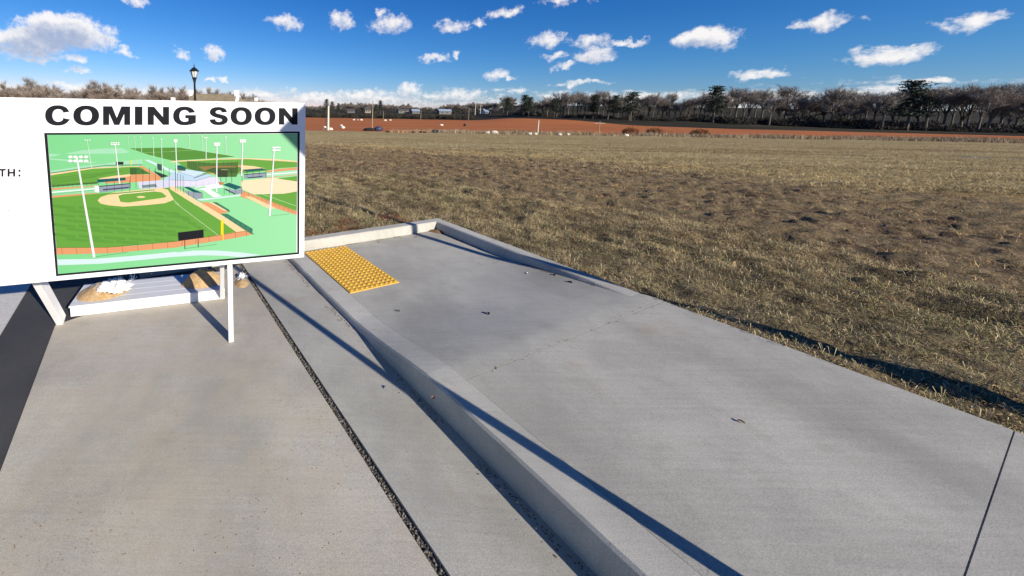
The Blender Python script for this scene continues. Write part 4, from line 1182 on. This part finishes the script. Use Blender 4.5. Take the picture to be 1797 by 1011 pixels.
def scatter():
    r = np.random.default_rng(11)
    # tufts: cluster centres, then blades round them
    def tufts(n, xr, yr, keep, per, spread):
        x = r.uniform(*xr, n); y = r.uniform(*yr, n)
        k = keep(x, y); x, y = x[k], y[k]
        x = np.repeat(x, per) + r.normal(0, spread, len(x) * per); y = np.repeat(y, per) + r.normal(0, spread, len(y) * per)
        s, t = to_st(x, y)
        j = np.abs(r.normal(0, .022, len(s)))
        ok = ((s < -.195 + j) | (t < -.165 + j)) & ~((x < -.9) & (s > 2.0))
        return x[ok], y[ok]
    q = lambda x, y: .755 * x + .656 * y + (fbm(x * .12 + 3, y * .12, 3) - .5) * 5
    vis = lambda x, y: (x < y * 2.3 + 1.5) & (x > -.12 * y - .9)
    # matted straw close by
    x, y = tufts(60000, (-1, 14), (-.5, 10.5), lambda x, y: vis(x, y) & (q(x, y) < 8.2) & (r.random(len(x)) < .25 + 1.2 * fbm(x * 1.6, y * 1.6, 3)), 13, .06)
    w = 1.1 * fbm(x * 1.1 + 40, y * 1.1, 3) - .1
    cols = pick(len(x), (20, 24, 20, 9, 5, 8, 14), 1)
    grn = (r.random(len(x)) < np.clip(w - .42, 0, 1) * 2.2)[:, None]
    cols = np.where(grn, pick(len(x), (2, 6, 12, 30, 30, 4, 8), 12), cols)
    s_, t_ = to_st(x, y)
    redl = ((t_ > -.75) & (s_ > .3) & (r.random(len(x)) < .9 * (fbm(x * 2.5, y * 2.5 + 9, 2) > .52)))[:, None]
    cols = np.where(redl, np.array([.22, .095, .045]) * r.uniform(.6, 1.3, len(x))[:, None], cols)
    blades('dead_grass', x, y, .075 * (.6 + .9 * fbm(x * 2, y * 2 + 5, 2)), .0021, cols, .9, 'straw-coloured dead grass along the kerb', 2, near_height(x, y), False, 1.22)
    x, y = tufts(125000, (-2, 44), (-2, 26), lambda x, y: vis(x, y) & (q(x, y) > 6.) & (q(x, y) < 19.5) & (r.random(len(x)) < .12 + 1.3 * (fbm(.656 * -x * .5 + .755 * y * .5, (.755 * x + .656 * y) * 2.2, 3) - .2)), 8, .07)
    z = np.where(y < 23.6, near_height(x, y), terrain(x, y))
    blades('sparse_dead_grass', x, y, .075, .003, pick(len(x), (16, 20, 16, 6, 3, 18, 21), 3) * np.array([1.12, .98, .78]), .92, 'thin dead grass in rows over tilled brown soil', 4, z, True, 1.3)
    n = 420000
    yy = 9 + 66 * r.random(n) ** 1.25; xx = (r.random(n) * 2.7 - .22) * yy
    k = (q(xx, yy) > 15) & (r.random(n) < .3 + fbm(xx * .2, yy * 1.0, 3)); xx, yy = xx[k], yy[k]
    z = np.where((yy < 23.6) & (xx < 39), near_height(xx, yy), terrain(xx, yy))
    blades('mown_grass', xx, yy, .11, .006, pick(len(xx), (24, 30, 22, 10, 3, 6, 5), 5), .9, 'short mown tan grass across the far field', 6, z, True, 1.15)
    # rank dry weeds along the far edge
    n = 60000
    k_ = r.random(n) * 2.2 + .19; yy = 85 + r.normal(0, 3.0, n) + 1.5 * np.sin(k_ * 23); xx = k_ * yy
    hgt = 1.0 * (.35 + .9 * fbm(xx * .25, yy * .1, 3))
    m_ = r.random(n) < np.clip(fbm(xx * .12, yy * .05) * 2.2 - .35, 0, 1)
    xx, yy, hgt = xx[m_], yy[m_], hgt[m_]
    cols = np.array([[.42, .335, .215], [.33, .25, .15], [.22, .16, .10]])[r.integers(0, 3, len(xx))] * r.uniform(.75, 1.2, len(xx))[:, None]
    blades('dry_weeds', xx, yy, hgt, .035, cols, .3, 'tall tan weeds along the edge of the red field', 8)
scatter()

# ------------------------------------------------------------------ trees
def twig_mesh(name, P0, P1, w, mat):
    n = len(P0); r = np.random.default_rng(len(P0))
    d = P1 - P0
    s = np.cross(d, r.normal(size=(n, 3))); s /= np.linalg.norm(s, axis=1)[:, None] + 1e-9
    w = np.asarray(w).reshape(-1, 1) if np.ndim(w) else w
    V = np.stack([P0 - s * w, P0 + s * w, P1], 1).reshape(-1, 3)
    F = np.arange(n * 3).reshape(-1, 3)
    return tri_mesh(name, V, F, mat)
def bare_tree_meshes(seed, h, w, tw, trunk_f=.28, n_twig=1500, twigmat='twig', upright=1.):
    rs = random.Random(seed); r = np.random.default_rng(seed)
    mb = MB()
    top = Vector((rs.uniform(-.2, .2), rs.uniform(-.2, .2), h * trunk_f))
    mb.tube((0, 0, -.3), top, .024 * h, .017 * h, 6, False)
    nodes = []
    def grow(p, d, L, rad, lev):
        q = p + d * L
        mb.tube(p, q, rad, rad * .62, 5 if lev < 2 else 4, False)
        for f in (.35, .6, .8, 1.): nodes.append((p.lerp(q, f), d, lev))
        if lev >= 3: return
        for _ in range(3 if lev < 2 else 2):
            nd = (d + Vector((rs.gauss(0, .5), rs.gauss(0, .5), rs.gauss(.12 + .25 * (upright - 1), .32)))).normalized()
            grow(q if rs.random() < .6 else p.lerp(q, rs.uniform(.5, .95)), nd, L * rs.uniform(.6, .85), rad * .55, lev + 1)
    nl = 6
    for k in range(nl):
        a = 2 * math.pi * k / nl + rs.uniform(-.4, .4); up = rs.uniform(.7, 1.5)
        d = Vector((math.cos(a) * w, math.sin(a) * w, h * .42 * up * upright)).normalized()
        grow(Vector((0, 0, h * trunk_f * rs.uniform(.7, 1.))) , d, h * rs.uniform(.19, .25), .011 * h, 0)
    grow(top, Vector((rs.gauss(0, .1), rs.gauss(0, .1), 1)).normalized(), h * .24, .013 * h, 0)
    base = np.array([n_[0] for n_ in nodes]); dr = np.array([n_[1] for n_ in nodes]); lv = np.array([n_[2] for n_ in nodes])
    pr = np.where(lv >= 2, 3., np.where(lv == 1, 1., .15)); pr = pr / pr.sum()
    i = r.choice(len(nodes), n_twig, p=pr)
    P0 = base[i] + r.normal(0, .012 * h, (n_twig, 3))
    d = dr[i] + r.normal(0, .55, (n_twig, 3)); d[:, 2] += .25
    d /= np.linalg.norm(d, axis=1)[:, None]
    P1 = P0 + d * (h * r.uniform(.06, .15, n_twig))[:, None]
    zmax = P1[:, 2].max()
    return mb.mesh('trunk', M['bark']), twig_mesh('crown', P0, P1, tw * r.uniform(.6, 1.5, n_twig), M[twigmat])
def pine_meshes(seed, h, w):
    rs = random.Random(seed); mb = MB()
    mb.tube((0, 0, -.3), (0, 0, h * .97), .02 * h, .004 * h, 6, False)
    P0 = []; P1 = []
    for k in range(22):
        z = h * (.28 + .70 * k / 21); L = w * (1 - ((k / 21) ** 1.3) * .82) * rs.uniform(.55, 1.15)
        for b in range(5):
            a = rs.uniform(0, 6.28); d = Vector((math.cos(a), math.sin(a), rs.uniform(.0, .35)))
            mb.tube((0, 0, z), Vector((0, 0, z)) + d * L * .9, .004 * h, .002 * h, 3, False)
            for q in range(16):
                c = Vector((0, 0, z)) + d * (L * rs.uniform(.3, 1.05)) + Vector((rs.gauss(0, .05 * h), rs.gauss(0, .05 * h), rs.gauss(0, .015 * h)))
                P0.append(c); P1.append(c + Vector((rs.gauss(0, .5), rs.gauss(0, .5), rs.gauss(.25, .3))) * .05 * h)
    return mb.mesh('trunk', M['bark']), twig_mesh('crown', np.array(P0), np.array(P1), .011 * h, M['needles'])
def shrub_mesh(seed, h, w, mat, n=700):
    r = np.random.default_rng(seed)
    a = r.uniform(0, 2 * np.pi, n); rad = np.sqrt(r.random(n)) * w; z = r.random(n) ** .8 * h * np.sqrt(np.maximum(.05, 1 - (rad / w) ** 2))
    P0 = np.stack([np.cos(a) * rad, np.sin(a) * rad, z * .8], 1)
    d = np.stack([np.cos(a) * .4, np.sin(a) * .4, np.ones(n)], 1) + r.normal(0, .4, (n, 3))
    P1 = P0 + d * (h * r.uniform(.1, .25, n))[:, None]
    return twig_mesh('crown', P0, P1, .06 * h * .6, M[mat])
def plant(name, meshes, loc, rz, sc, label, cat, group):
    e = empty(name, loc, rz, label, cat, group)
    e.scale = (sc[0], sc[0], sc[1]) if isinstance(sc, tuple) else (sc, sc, sc)
    for nm, me in meshes: link(nm, me, e)
    return e
bare = [bare_tree_meshes(s, 12., .9 * 12 * .45, .032, tf, nt, tm) for s, tf, nt, tm in ((1, .25, 6630, 'twig'), (2, .30, 5850, 'twig_red'), (3, .22, 7410, 'twig'), (4, .34, 5460, 'twig'), (5, .26, 8580, 'twig_red'))]
tall = [bare_tree_meshes(s_, 12., 12 * .3, .026, tf, 2600, tm, 1.9) for s_, tf, tm in ((31, .38, 'twig'), (32, .45, 'twig'), (33, .32, 'twig_red'), (34, .5, 'twig'), (35, .4, 'twig'), (36, .28, 'twig_red'))]
pines = [pine_meshes(s, 14., w) for s, w in ((1, 3.0), (2, 3.6), (3, 2.4))]
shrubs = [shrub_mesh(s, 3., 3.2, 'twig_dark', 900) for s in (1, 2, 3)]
def gz(x, y): return float(terrain(np.array([x]), np.array([y]))[0])
def put_bare(px, top_y, dist, label, group, k, wide=1., kinds=None):
    p = at(px, top_y, dist); z = gz(p[0], dist); h = p[2] - z
    s_ = h / 12.4
    kinds = kinds or bare; t_, c_ = kinds[k % len(kinds)]
    plant('bare_tree', [('trunk', t_), ('crown', c_)], (p[0], p[1], z), random.uniform(0, 6.28), (s_ * wide, s_), label, 'tree', group)
def put_pine(px, top_y, dist, label, k, wide=1., group='dark pines'):
    p = at(px, top_y, dist); z = gz(p[0], dist); h = p[2] - z; s_ = h / 14.3
    t_, c_ = pines[k % len(pines)]
    plant('pine_tree', [('trunk', t_), ('crown', c_)], (p[0], p[1], z), random.uniform(0, 6.28), (s_ * wide, s_), label, 'tree', group)
# trees rising behind the sign, left
left = [(-20, 146), (8, 145), (30, 143), (52, 142), (72, 147), (88, 156), (104, 152), (122, 156), (158, 146), (180, 143), (204, 146), (228, 156), (248, 158), (266, 155), (288, 153), (306, 151), (326, 154), (352, 158), (376, 158), (398, 160), (430, 163), (448, 168), (140, 164), (-50, 150)]
for i, (x, y) in enumerate(left):
    put_bare(x, y - 6, 128 + 14 * random.random(), 'bare brown tree rising above the white sign board', 'bare trees behind the sign', i, 1.25)
for i in range(26):
    x = -50 + 18 * i + random.uniform(-6, 6)
    put_bare(x, 160 + 6 * random.random() + (6 if x > 330 else 0), 150 + 12 * random.random(), 'low bare tree in the row behind the sign', 'low bare trees behind the sign', i + 2, 1.5)
# far wooded ridge in the centre
for i in range(130):
    x = 535 + (905 - 535) * (i + random.random()) / 130
    base = 187 if x < 600 else (183 if x < 660 else (185 if x < 720 else (190 if x < 780 else (185 if x < 820 else 182))))
    put_bare(x, base + random.uniform(-4.5, 1), random.uniform(430, 620), 'small far bare tree on the distant ridge', 'far trees on the ridge', i, 1.5)
# wood on the right
i = 0
x = 862.
while x < 1830:
    top = np.interp(x, [862, 900, 950, 1000, 1060, 1120, 1300, 1500, 1800], [181, 174, 172, 167, 165, 168, 162, 156, 148]) + random.choice((-5, -3, -1, 1, 4, 7, 10, 14))
    dist = np.interp(x, [862, 1000, 1100, 1400, 1800], [300, 235, 215, 190, 150]) + random.uniform(-8, 45)
    put_bare(x, top, dist, 'tall bare tree in the wood beyond the dark slope', 'bare trees in the right wood', random.randrange(99), random.uniform(.8, 1.3), tall + bare[:1])
    i += 1; x += random.uniform(5, 10.5) * (1 + max(0, x - 1120) / 500)
for i, (x, y, d, lab) in enumerate([(573, 174, 330, 'slender dark pine just left of the white pole top'), (583, 178, 340, 'dark pine right of the white pole'), (594, 181, 345, 'shorter dark pine third from the sign edge'),
                                    (668, 176, 350, 'dark conifer beside the tall wooden pole'), (660, 183, 360, 'low conifer behind the tall wooden pole'),
                                    (922, 166, 260, 'tall dark pine at the left end of the wood'), (930, 170, 262, 'smaller pine beside the tall one at the end of the wood'), (975, 172, 240, 'dark pine among bare trees in the left of the wood'), (1045, 165, 230, 'dark pine in the middle of the wood'),
                                    (1081, 167, 215, 'wide-topped pine in the right part of the wood'), (1112, 161, 205, 'tall spreading pine near the copper bush'), (1260, 150, 200, 'big pine far along the wood on the right'), (1610, 140, 165, 'pine at the far right of the wood'), (800, 186, 400, 'round evergreen in front of the far ridge'), (892, 172, 280, 'dark evergreen on the far left flank of the wood')]):
    put_pine(x, y, d, lab, i, 1.15 if x < 700 else 1.4)
# hedgerow
for i in range(64):
    x = 540 + (835 - 540) * (i + random.random() * .6) / 64
    d = 262 + random.uniform(-2, 14)
    p = at(x, 200, d); z = gz(p[0], d)
    s_ = (2.6 + 1.6 * random.random()) / 3.4
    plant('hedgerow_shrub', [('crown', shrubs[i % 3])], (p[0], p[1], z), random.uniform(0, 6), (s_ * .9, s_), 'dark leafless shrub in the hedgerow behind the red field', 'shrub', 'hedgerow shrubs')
for i in range(46):      # undergrowth at the foot of the wood
    x = 905 + (1830 - 905) * (i + random.random()) / 46
    d = float(np.interp(x, [862, 1000, 1100, 1400, 1800], [290, 232, 212, 188, 148])) + random.uniform(-4, 25)
    p = at(x, 200, d); z = gz(p[0], d); s_ = random.uniform(.7, 1.5)
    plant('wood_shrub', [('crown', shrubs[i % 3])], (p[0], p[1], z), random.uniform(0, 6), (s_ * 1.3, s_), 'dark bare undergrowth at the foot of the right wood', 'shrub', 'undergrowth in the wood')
cop = [shrub_mesh(s, 2., 1.7, 'copper', 900) for s in (21, 22)]
for i, (x, d, lab) in enumerate(((1108, 96, 'coppery dead bush at the right end of the red soil'), (1150, 94, 'coppery bush second along the weedy field edge'), (1230, 92, 'coppery bush standing alone farther right on the field edge'))):
    p = at(x, 220, d); z = gz(p[0], d)
    plant('copper_bush', [('crown', cop[i % 2])], (p[0], p[1], z), i, (1.0, 1.0), lab, 'bush', 'coppery bushes')

# ------------------------------------------------------------------ poles and posts
def pole(name, px, ytop, ybase, dist, r0, mat, label, arms=0, group=None, cat='pole'):
    p = at(px, ytop, dist); z = gz(p[0], dist)
    e = empty(name, (p[0], p[1], z), 0, label, cat, group)
    h = p[2] - z
    MB().tube((0, 0, -.3), (0, 0, h), r0, r0 * .75, 8).build('shaft', mat, e)
    if arms:
        MB().box((-arms, -.05, h - .45), (arms, .05, h - .33)).build('crossarm', mat, e)
    return e
pole('utility_pole', 576.5, 186, 228, 93, .26, M['pole_pale'], 'thick pale pole standing by white stones at the field edge')
pole('utility_pole', 654.5, 176, 225, 96, .13, M['pole_wood'], 'tall slim wooden pole beside the dark heap')
pole('fence_post', 945.5, 211, 229, 81, .13, M['pole_pale'], 'short pale post in the weeds right of the centre', cat='post')
pole('marker_post', 1053, 213, 233, 81, .08, M['pole_wood'], 'thin forked post in the weeds before the wood', 1.1, cat='post')
pole('utility_pole', 835, 180, 197, 330, .28, M['pole_pale'], 'left of two far pale poles before the wood', .9)
pole('utility_pole', 844, 180, 195, 345, .28, M['pole_pale'], 'right of two far pale poles before the wood', .9)
pole('utility_pole', 739, 194, 208, 240, .16, M['pole_wood'], 'short far pole on the hedgerow line left of the blue roof')
pole('utility_pole', 673, 195, 207, 240, .14, M['pole_wood'], 'short far pole on the hedgerow line right of the wooden pole')
pole('utility_pole', 823.5, 189, 209, 240, .16, M['pole_wood'], 'far pole at the corner of the red field')
pole('marker_stake', 572.6, 206, 218, 110, .18, M['tarp'], 'dark blue post just left of the pale thick pole', cat='post')
# ------------------------------------------------------------------ stones, heaps, board
def boulder(px, py, dist, size, label, mat='white_stone', name='white_boulder', cat='boulder', group='pale stones in the red field', squash=.6):
    p = at(px, py, dist); z = gz(p[0], dist); rs = random.Random(int(px * 7))
    mb = MB(); n, m_ = 7, 12
    P = np.zeros((n, m_ + 1, 3))
    for i in range(n):
        v = i / (n - 1)
        for j in range(m_ + 1):
            a = 2 * math.pi * (j % m_) / m_
            e = 1 + .5 * (float(fbm(math.cos(a) * 1.5 + px, math.sin(a) * 1.5 + v * 2)) - .5)
            r_ = math.sin(math.pi * (.04 + .8 * v)) * size * e
            P[i, j] = (math.cos(a) * r_, math.sin(a) * r_ * .7, math.cos(math.pi * (.04 + .8 * v)) * size * squash + size * squash * .6)
    mb.grid(P)
    o = mb.build(name, M[mat]); o.location = (p[0], p[1], z)
    return tag(o, label, cat, group)
for px, py, d, s_, lab in [(570, 217, 108, .5, 'pale stone in the red soil left of the thick pole'), (580, 226, 94, .65, 'large pale stone at the right foot of the thick pole'), (570, 226, 94, .45, 'pale stone at the left foot of the thick pole'), (599, 213, 125, .5, 'upper of two pale stones right of the thick pole'), (600.5, 219, 105, .75, 'lower bigger of two pale stones right of the thick pole'),
                           (621, 207, 200, .7, 'small far stone, first in the row on the red field'), (628, 207, 202, .45, 'tiny far stone, second in the row on the red field'), (634, 207, 198, .8, 'small far stone, third in the row on the red field'), (676, 208, 195, .8, 'far pale stone right of the wooden pole'), (685, 207, 205, .7, 'farther pale stone to the right of the wooden pole'), (775, 213, 140, .7, 'lone pale stone on the red soil above the black board'),
                           (857, 222, 80, .6, 'left of the three pale lumps in the weeds'), (869, 221, 80, .75, 'right of the three pale lumps in the weeds'), (930, 224, 80, .5, 'pale stone left of the short post'), (941, 225, 80, .4, 'pale stone touching the short post'), (998, 223, 80, .45, 'pale stone in weeds between the two posts'), (983, 230, 78, .4, 'pale lump in near weeds between the posts'), (1099, 236, 78, .5, 'pale lump at the right of the weed line')]:
    boulder(px, py, d, s_, lab)
boulder(864, 221, 80.5, .6, 'dark lump between two pale stones in the weeds', 'black_soil', 'dark_lump', 'lump', None)
boulder(816, 214, 140, .5, 'small dark object on the red soil under the far pole', 'black_soil', 'dark_lump', 'lump', None, 1.2)
boulder(648, 226, 93, 1.5, 'black low heap at the foot of the tall wooden pole', 'black_soil', 'dark_heap', 'heap', None, .32)
boulder(664, 225, 93, 1.15, 'dark blue covered heap beside the wooden pole', 'tarp', 'covered_heap', 'heap', None, .62)
for i in range(16):
    x = 682 + 4.4 * i + random.uniform(-1.5, 1.5)
    boulder(x, 226, 80 + random.uniform(-1.5, 1), random.uniform(.25, .55), 'red clay clod in the row of rubble by the weeds', 'red_rubble', 'clay_clod', 'clod', 'row of red clay clods', .7)
def board():
    p = at(764, 226, 79); z = gz(p[0], 79)
    e = empty('low_board', (p[0], p[1], z), 0, 'low black board with a white mark at the edge of the weeds', 'board')
    MB().box((-.68, -.03, .12), (.68, .03, .68), .01).build('board_face', M['black_metal'], e)
    for s_ in (-.5, .5): MB().box((s_ - .04, -.02 + .06, -.2), (s_ + .04, .1, .66)).build('leg', M['pole_wood'], e)
    MB().face([(-.07, -.034, .36), (.08, -.034, .36), (.0, -.034, .5)]).build('white_mark', M['litter'], e)
board()
for px, py, lab in ((1073, 387, 'white scrap of litter in the grass at right'), (921, 335, 'thin white scrap in the furrows')):
    gx, gy = ground(px, py, -.1 if py < 300 else .1)
    if py < 300: gx, gy = gx * 1.35, gy * 1.35
    boulder(px, py, gy, (.045 if px > 1000 else .028), lab, 'litter', 'litter_scrap', 'litter', None, .4).location = (gx, gy, gz(gx, gy) + .01)

# ------------------------------------------------------------------ houses
def gable(e, x0, x1, y0, y1, zb, ze, zr, roofmat, wallmat, over=.3):
    """ridge along x"""
    ym = (y0 + y1) / 2
    mb = MB().box((x0, y0, zb), (x1, y1, ze))
    for x in (x0, x1): mb.face([(x, y0, ze), (x, y1, ze), (x, ym, zr - .08)])
    mb.build('wall', wallmat, e)
    k = (zr - ze) / (ym - y0)
    for sgn, ya in ((1, y0), (-1, y1)):
        yo = ya - sgn * over; zo = ze - over * k
        mb = MB()
        a = [(x0 - over, yo, zo), (x1 + over, yo, zo), (x1 + over, ym, zr), (x0 - over, ym, zr)]
        b = [(x_, y_, z_ + .14) for x_, y_, z_ in a]
        mb.face(b); mb.face(a[::-1])
        for i in range(4): mb.face([a[i], a[(i + 1) % 4], b[(i + 1) % 4], b[i]])
        mb.build('roof', roofmat, e)
def farmhouse():
    D = 82.
    pl = at(337, 166, D); pr = at(414, 164.5, D); zg = gz(pl[0], D)
    cx = (pl[0] + pr[0]) / 2; hw = (pr[0] - pl[0]) / 2
    e = empty('farmhouse', (cx, D, zg), 0, 'old house with mossy roof and white end chimneys behind the sign', 'house')
    zr = (pl[2] + pr[2]) / 2 - zg - .1
    gable(e, -hw, hw, -4.0, 4.0, 0, zr - 3.6, zr, M['roof_moss'], M['white_wall'])
    for sgn, px0, px1, top in ((-1, 332.5, 338.5, 158), (1, 412, 419, 158.5)):
        a = at(px0, top, D); b = at(px1, top, D)
        c = MB().box((a[0] - cx, -.5, zr - 2), (b[0] - cx, .5, a[2] - zg), .02).build('chimney', M['white_wall'], e)
        MB().box((a[0] - cx - .04, -.54, a[2] - zg - .12), (b[0] - cx + .04, .54, a[2] - zg - .02)).build('chimney_cap', M['white_wall'], c)
    # white raking trim at the right gable
    k = 3.6 / 4.0
    MB().face([(hw + .33, -4.3, zr - 3.87), (hw + .33, 0, zr), (hw + .33, 0, zr + .35), (hw + .33, -4.3, zr - 3.5)]).face([(hw + .20, -4.3, zr - 3.5), (hw + .20, 0, zr + .35), (hw + .33, 0, zr + .35), (hw + .33, -4.3, zr - 3.5)]).build('gable_trim', M['white_wall'], e)
    for i, x in enumerate((-hw * .6, -hw * .2, hw * .2, hw * .6)):
        w_ = MB().box((x - .45, -4.06, 1.2), (x + .45, -4.0, 2.7)).build('window', M['white_wall'], e)
        MB().box((x - .36, -4.075, 1.3), (x + .36, -4.062, 2.6)).build('pane', M['glass'], w_)
    # lower wings with their chimneys
    pw = at(450, 176, D)[0] - cx; ql = at(304, 176, D)[0] - cx
    zt = at(440, 176, D)[2] - zg
    gable(e, hw + .5, pw + .4, -3.2, 3.2, 0, zt - 2.4, zt, M['roof_moss'], M['white_wall'])
    gable(e, ql - .4, -hw - .5, -3.2, 3.2, 0, zt - 2.9, zt - .5, M['roof_moss'], M['white_wall'])
    for x, top in ((pw, at(450, 171.6, D)[2] - zg), (ql, at(304, 171.2, D)[2] - zg)):
        MB().box((x - .36, -.4, zt - 3), (x + .36, .4, top), .02).build('chimney', M['white_wall'], e)
farmhouse()
def barn(px0, px1, ye, yr, D, roofmat, wallmat, label, cat='building'):
    a = at(px0, ye, D); b = at(px1, ye, D); r_ = at(px0, yr, D); zg = gz((a[0] + b[0]) / 2, D)
    cx = (a[0] + b[0]) / 2; hw = (b[0] - a[0]) / 2
    e = empty('far_building', (cx, D, zg), 0, label, cat)
    ze, zr = a[2] - zg, r_[2] - zg
    if ze < 1.5: ze = 1.5
    gable(e, -hw, hw, -4, 4, -1, ze, max(zr, ze + 1), roofmat, wallmat, .4)
    for k in (-.5, .3):
        w_ = MB().box((hw * k - .6, -4.08, ze * .35), (hw * k + .6, -4.0, ze * .8)).build('window', M['pole_wood'], e)
        MB().box((hw * k - .5, -4.12, ze * .4), (hw * k + .5, -4.085, ze * .76)).build('pane', M['glass'], w_)
barn(769, 790, 194.6, 191.6, 390, M['roof_blue'], M['brick_wall'], 'long far building with a pale blue roof')
barn(722, 735, 194.8, 191.8, 400, M['roof_blue'], M['brick_wall'], 'far low building with blue roof left of the long one')
barn(848, 854, 195.5, 191.5, 330, M['roof_blue'], M['roof_blue'], 'small blue building under the two far poles')
barn(640, 650, 193, 188, 400, M['roof_dark'], M['pole_wood'], 'small far house with tan walls behind the wooden pole')
barn(609, 622, 194.6, 191.5, 400, M['roof_dark'], M['brick_wall'], 'far dark roofed house between the pines and the wooden pole')
barn(698, 716, 193.5, 190.8, 410, M['roof_dark'], M['brick_wall'], 'long low far house with dark roof before the ridge')

# ------------------------------------------------------------------ a label of its own for each tree, shrub and clod
_ones = 'first second third fourth fifth sixth seventh eighth ninth tenth eleventh twelfth thirteenth fourteenth fifteenth sixteenth seventeenth eighteenth nineteenth'.split()
def ordinal(n):
    if n < 20: return _ones[n - 1]
    tens = {2: ('twenty', 'twentieth'), 3: ('thirty', 'thirtieth'), 4: ('forty', 'fortieth'), 5: ('fifty', 'fiftieth')}[n // 10]
    return tens[1] if n % 10 == 0 else tens[0] + '-' + _ones[n % 10 - 1]
def px_of(o):
    v = o.location - Vector((0, 0, EYE)); u = v.dot(_r); d = v.dot(_f)
    return 560 + FPX * u / d
def relabel(group, what, anchors):
    """anchors: (photo x where the stretch begins, phrase for what it is counted from)"""
    obs = sorted([o for o in col.objects if o.get('group') == group and o.parent is None], key=px_of)
    cnt = {}
    for o in obs:
        x = px_of(o); a = [p for p in anchors if x >= p[0]][-1][1] if x >= anchors[0][0] else anchors[0][1]
        cnt[a] = cnt.get(a, 0) + 1
        o['label'] = f'{ordinal(cnt[a])} {what} {a}'
relabel('bare trees in the right wood', 'bare tree of the wood', [(0, 'from its far left end'), (922, 'right of the tall pine at its left end'), (975, 'right of the pine among its left trees'), (1045, 'right of its middle pine'), (1081, 'right of the wide-topped pine'), (1112, 'right of the spreading pine'), (1260, 'right of the big far pine'), (1610, 'right of the last pine')])
relabel('far trees on the ridge', 'tiny bare ridge tree', [(0, 'right of the sign edge'), (577, 'right of the thick pale pole'), (655, 'right of the tall wooden pole'), (739, 'right of the hedgerow pole'), (790, 'right of the long blue roof'), (844, 'right of the two far poles')])
relabel('hedgerow shrubs', 'dark hedgerow shrub', [(0, 'right of the sign edge'), (577, 'right of the thick pale pole'), (655, 'right of the tall wooden pole'), (739, 'right of the hedgerow pole')])
relabel('undergrowth in the wood', 'low bare bush from the left at the foot of the wood', [(0, '')])
relabel('bare trees behind the sign', 'tall bare tree from the left above the sign board', [(0, '')])
relabel('low bare trees behind the sign', 'low bare tree from the left', [(0, 'in the row behind the sign')])
relabel('row of red clay clods', 'red clay clod from the left', [(0, 'in the rubble row by the weeds')])
for o in col.objects:
    if 'label' in o: o['label'] = o['label'].strip()
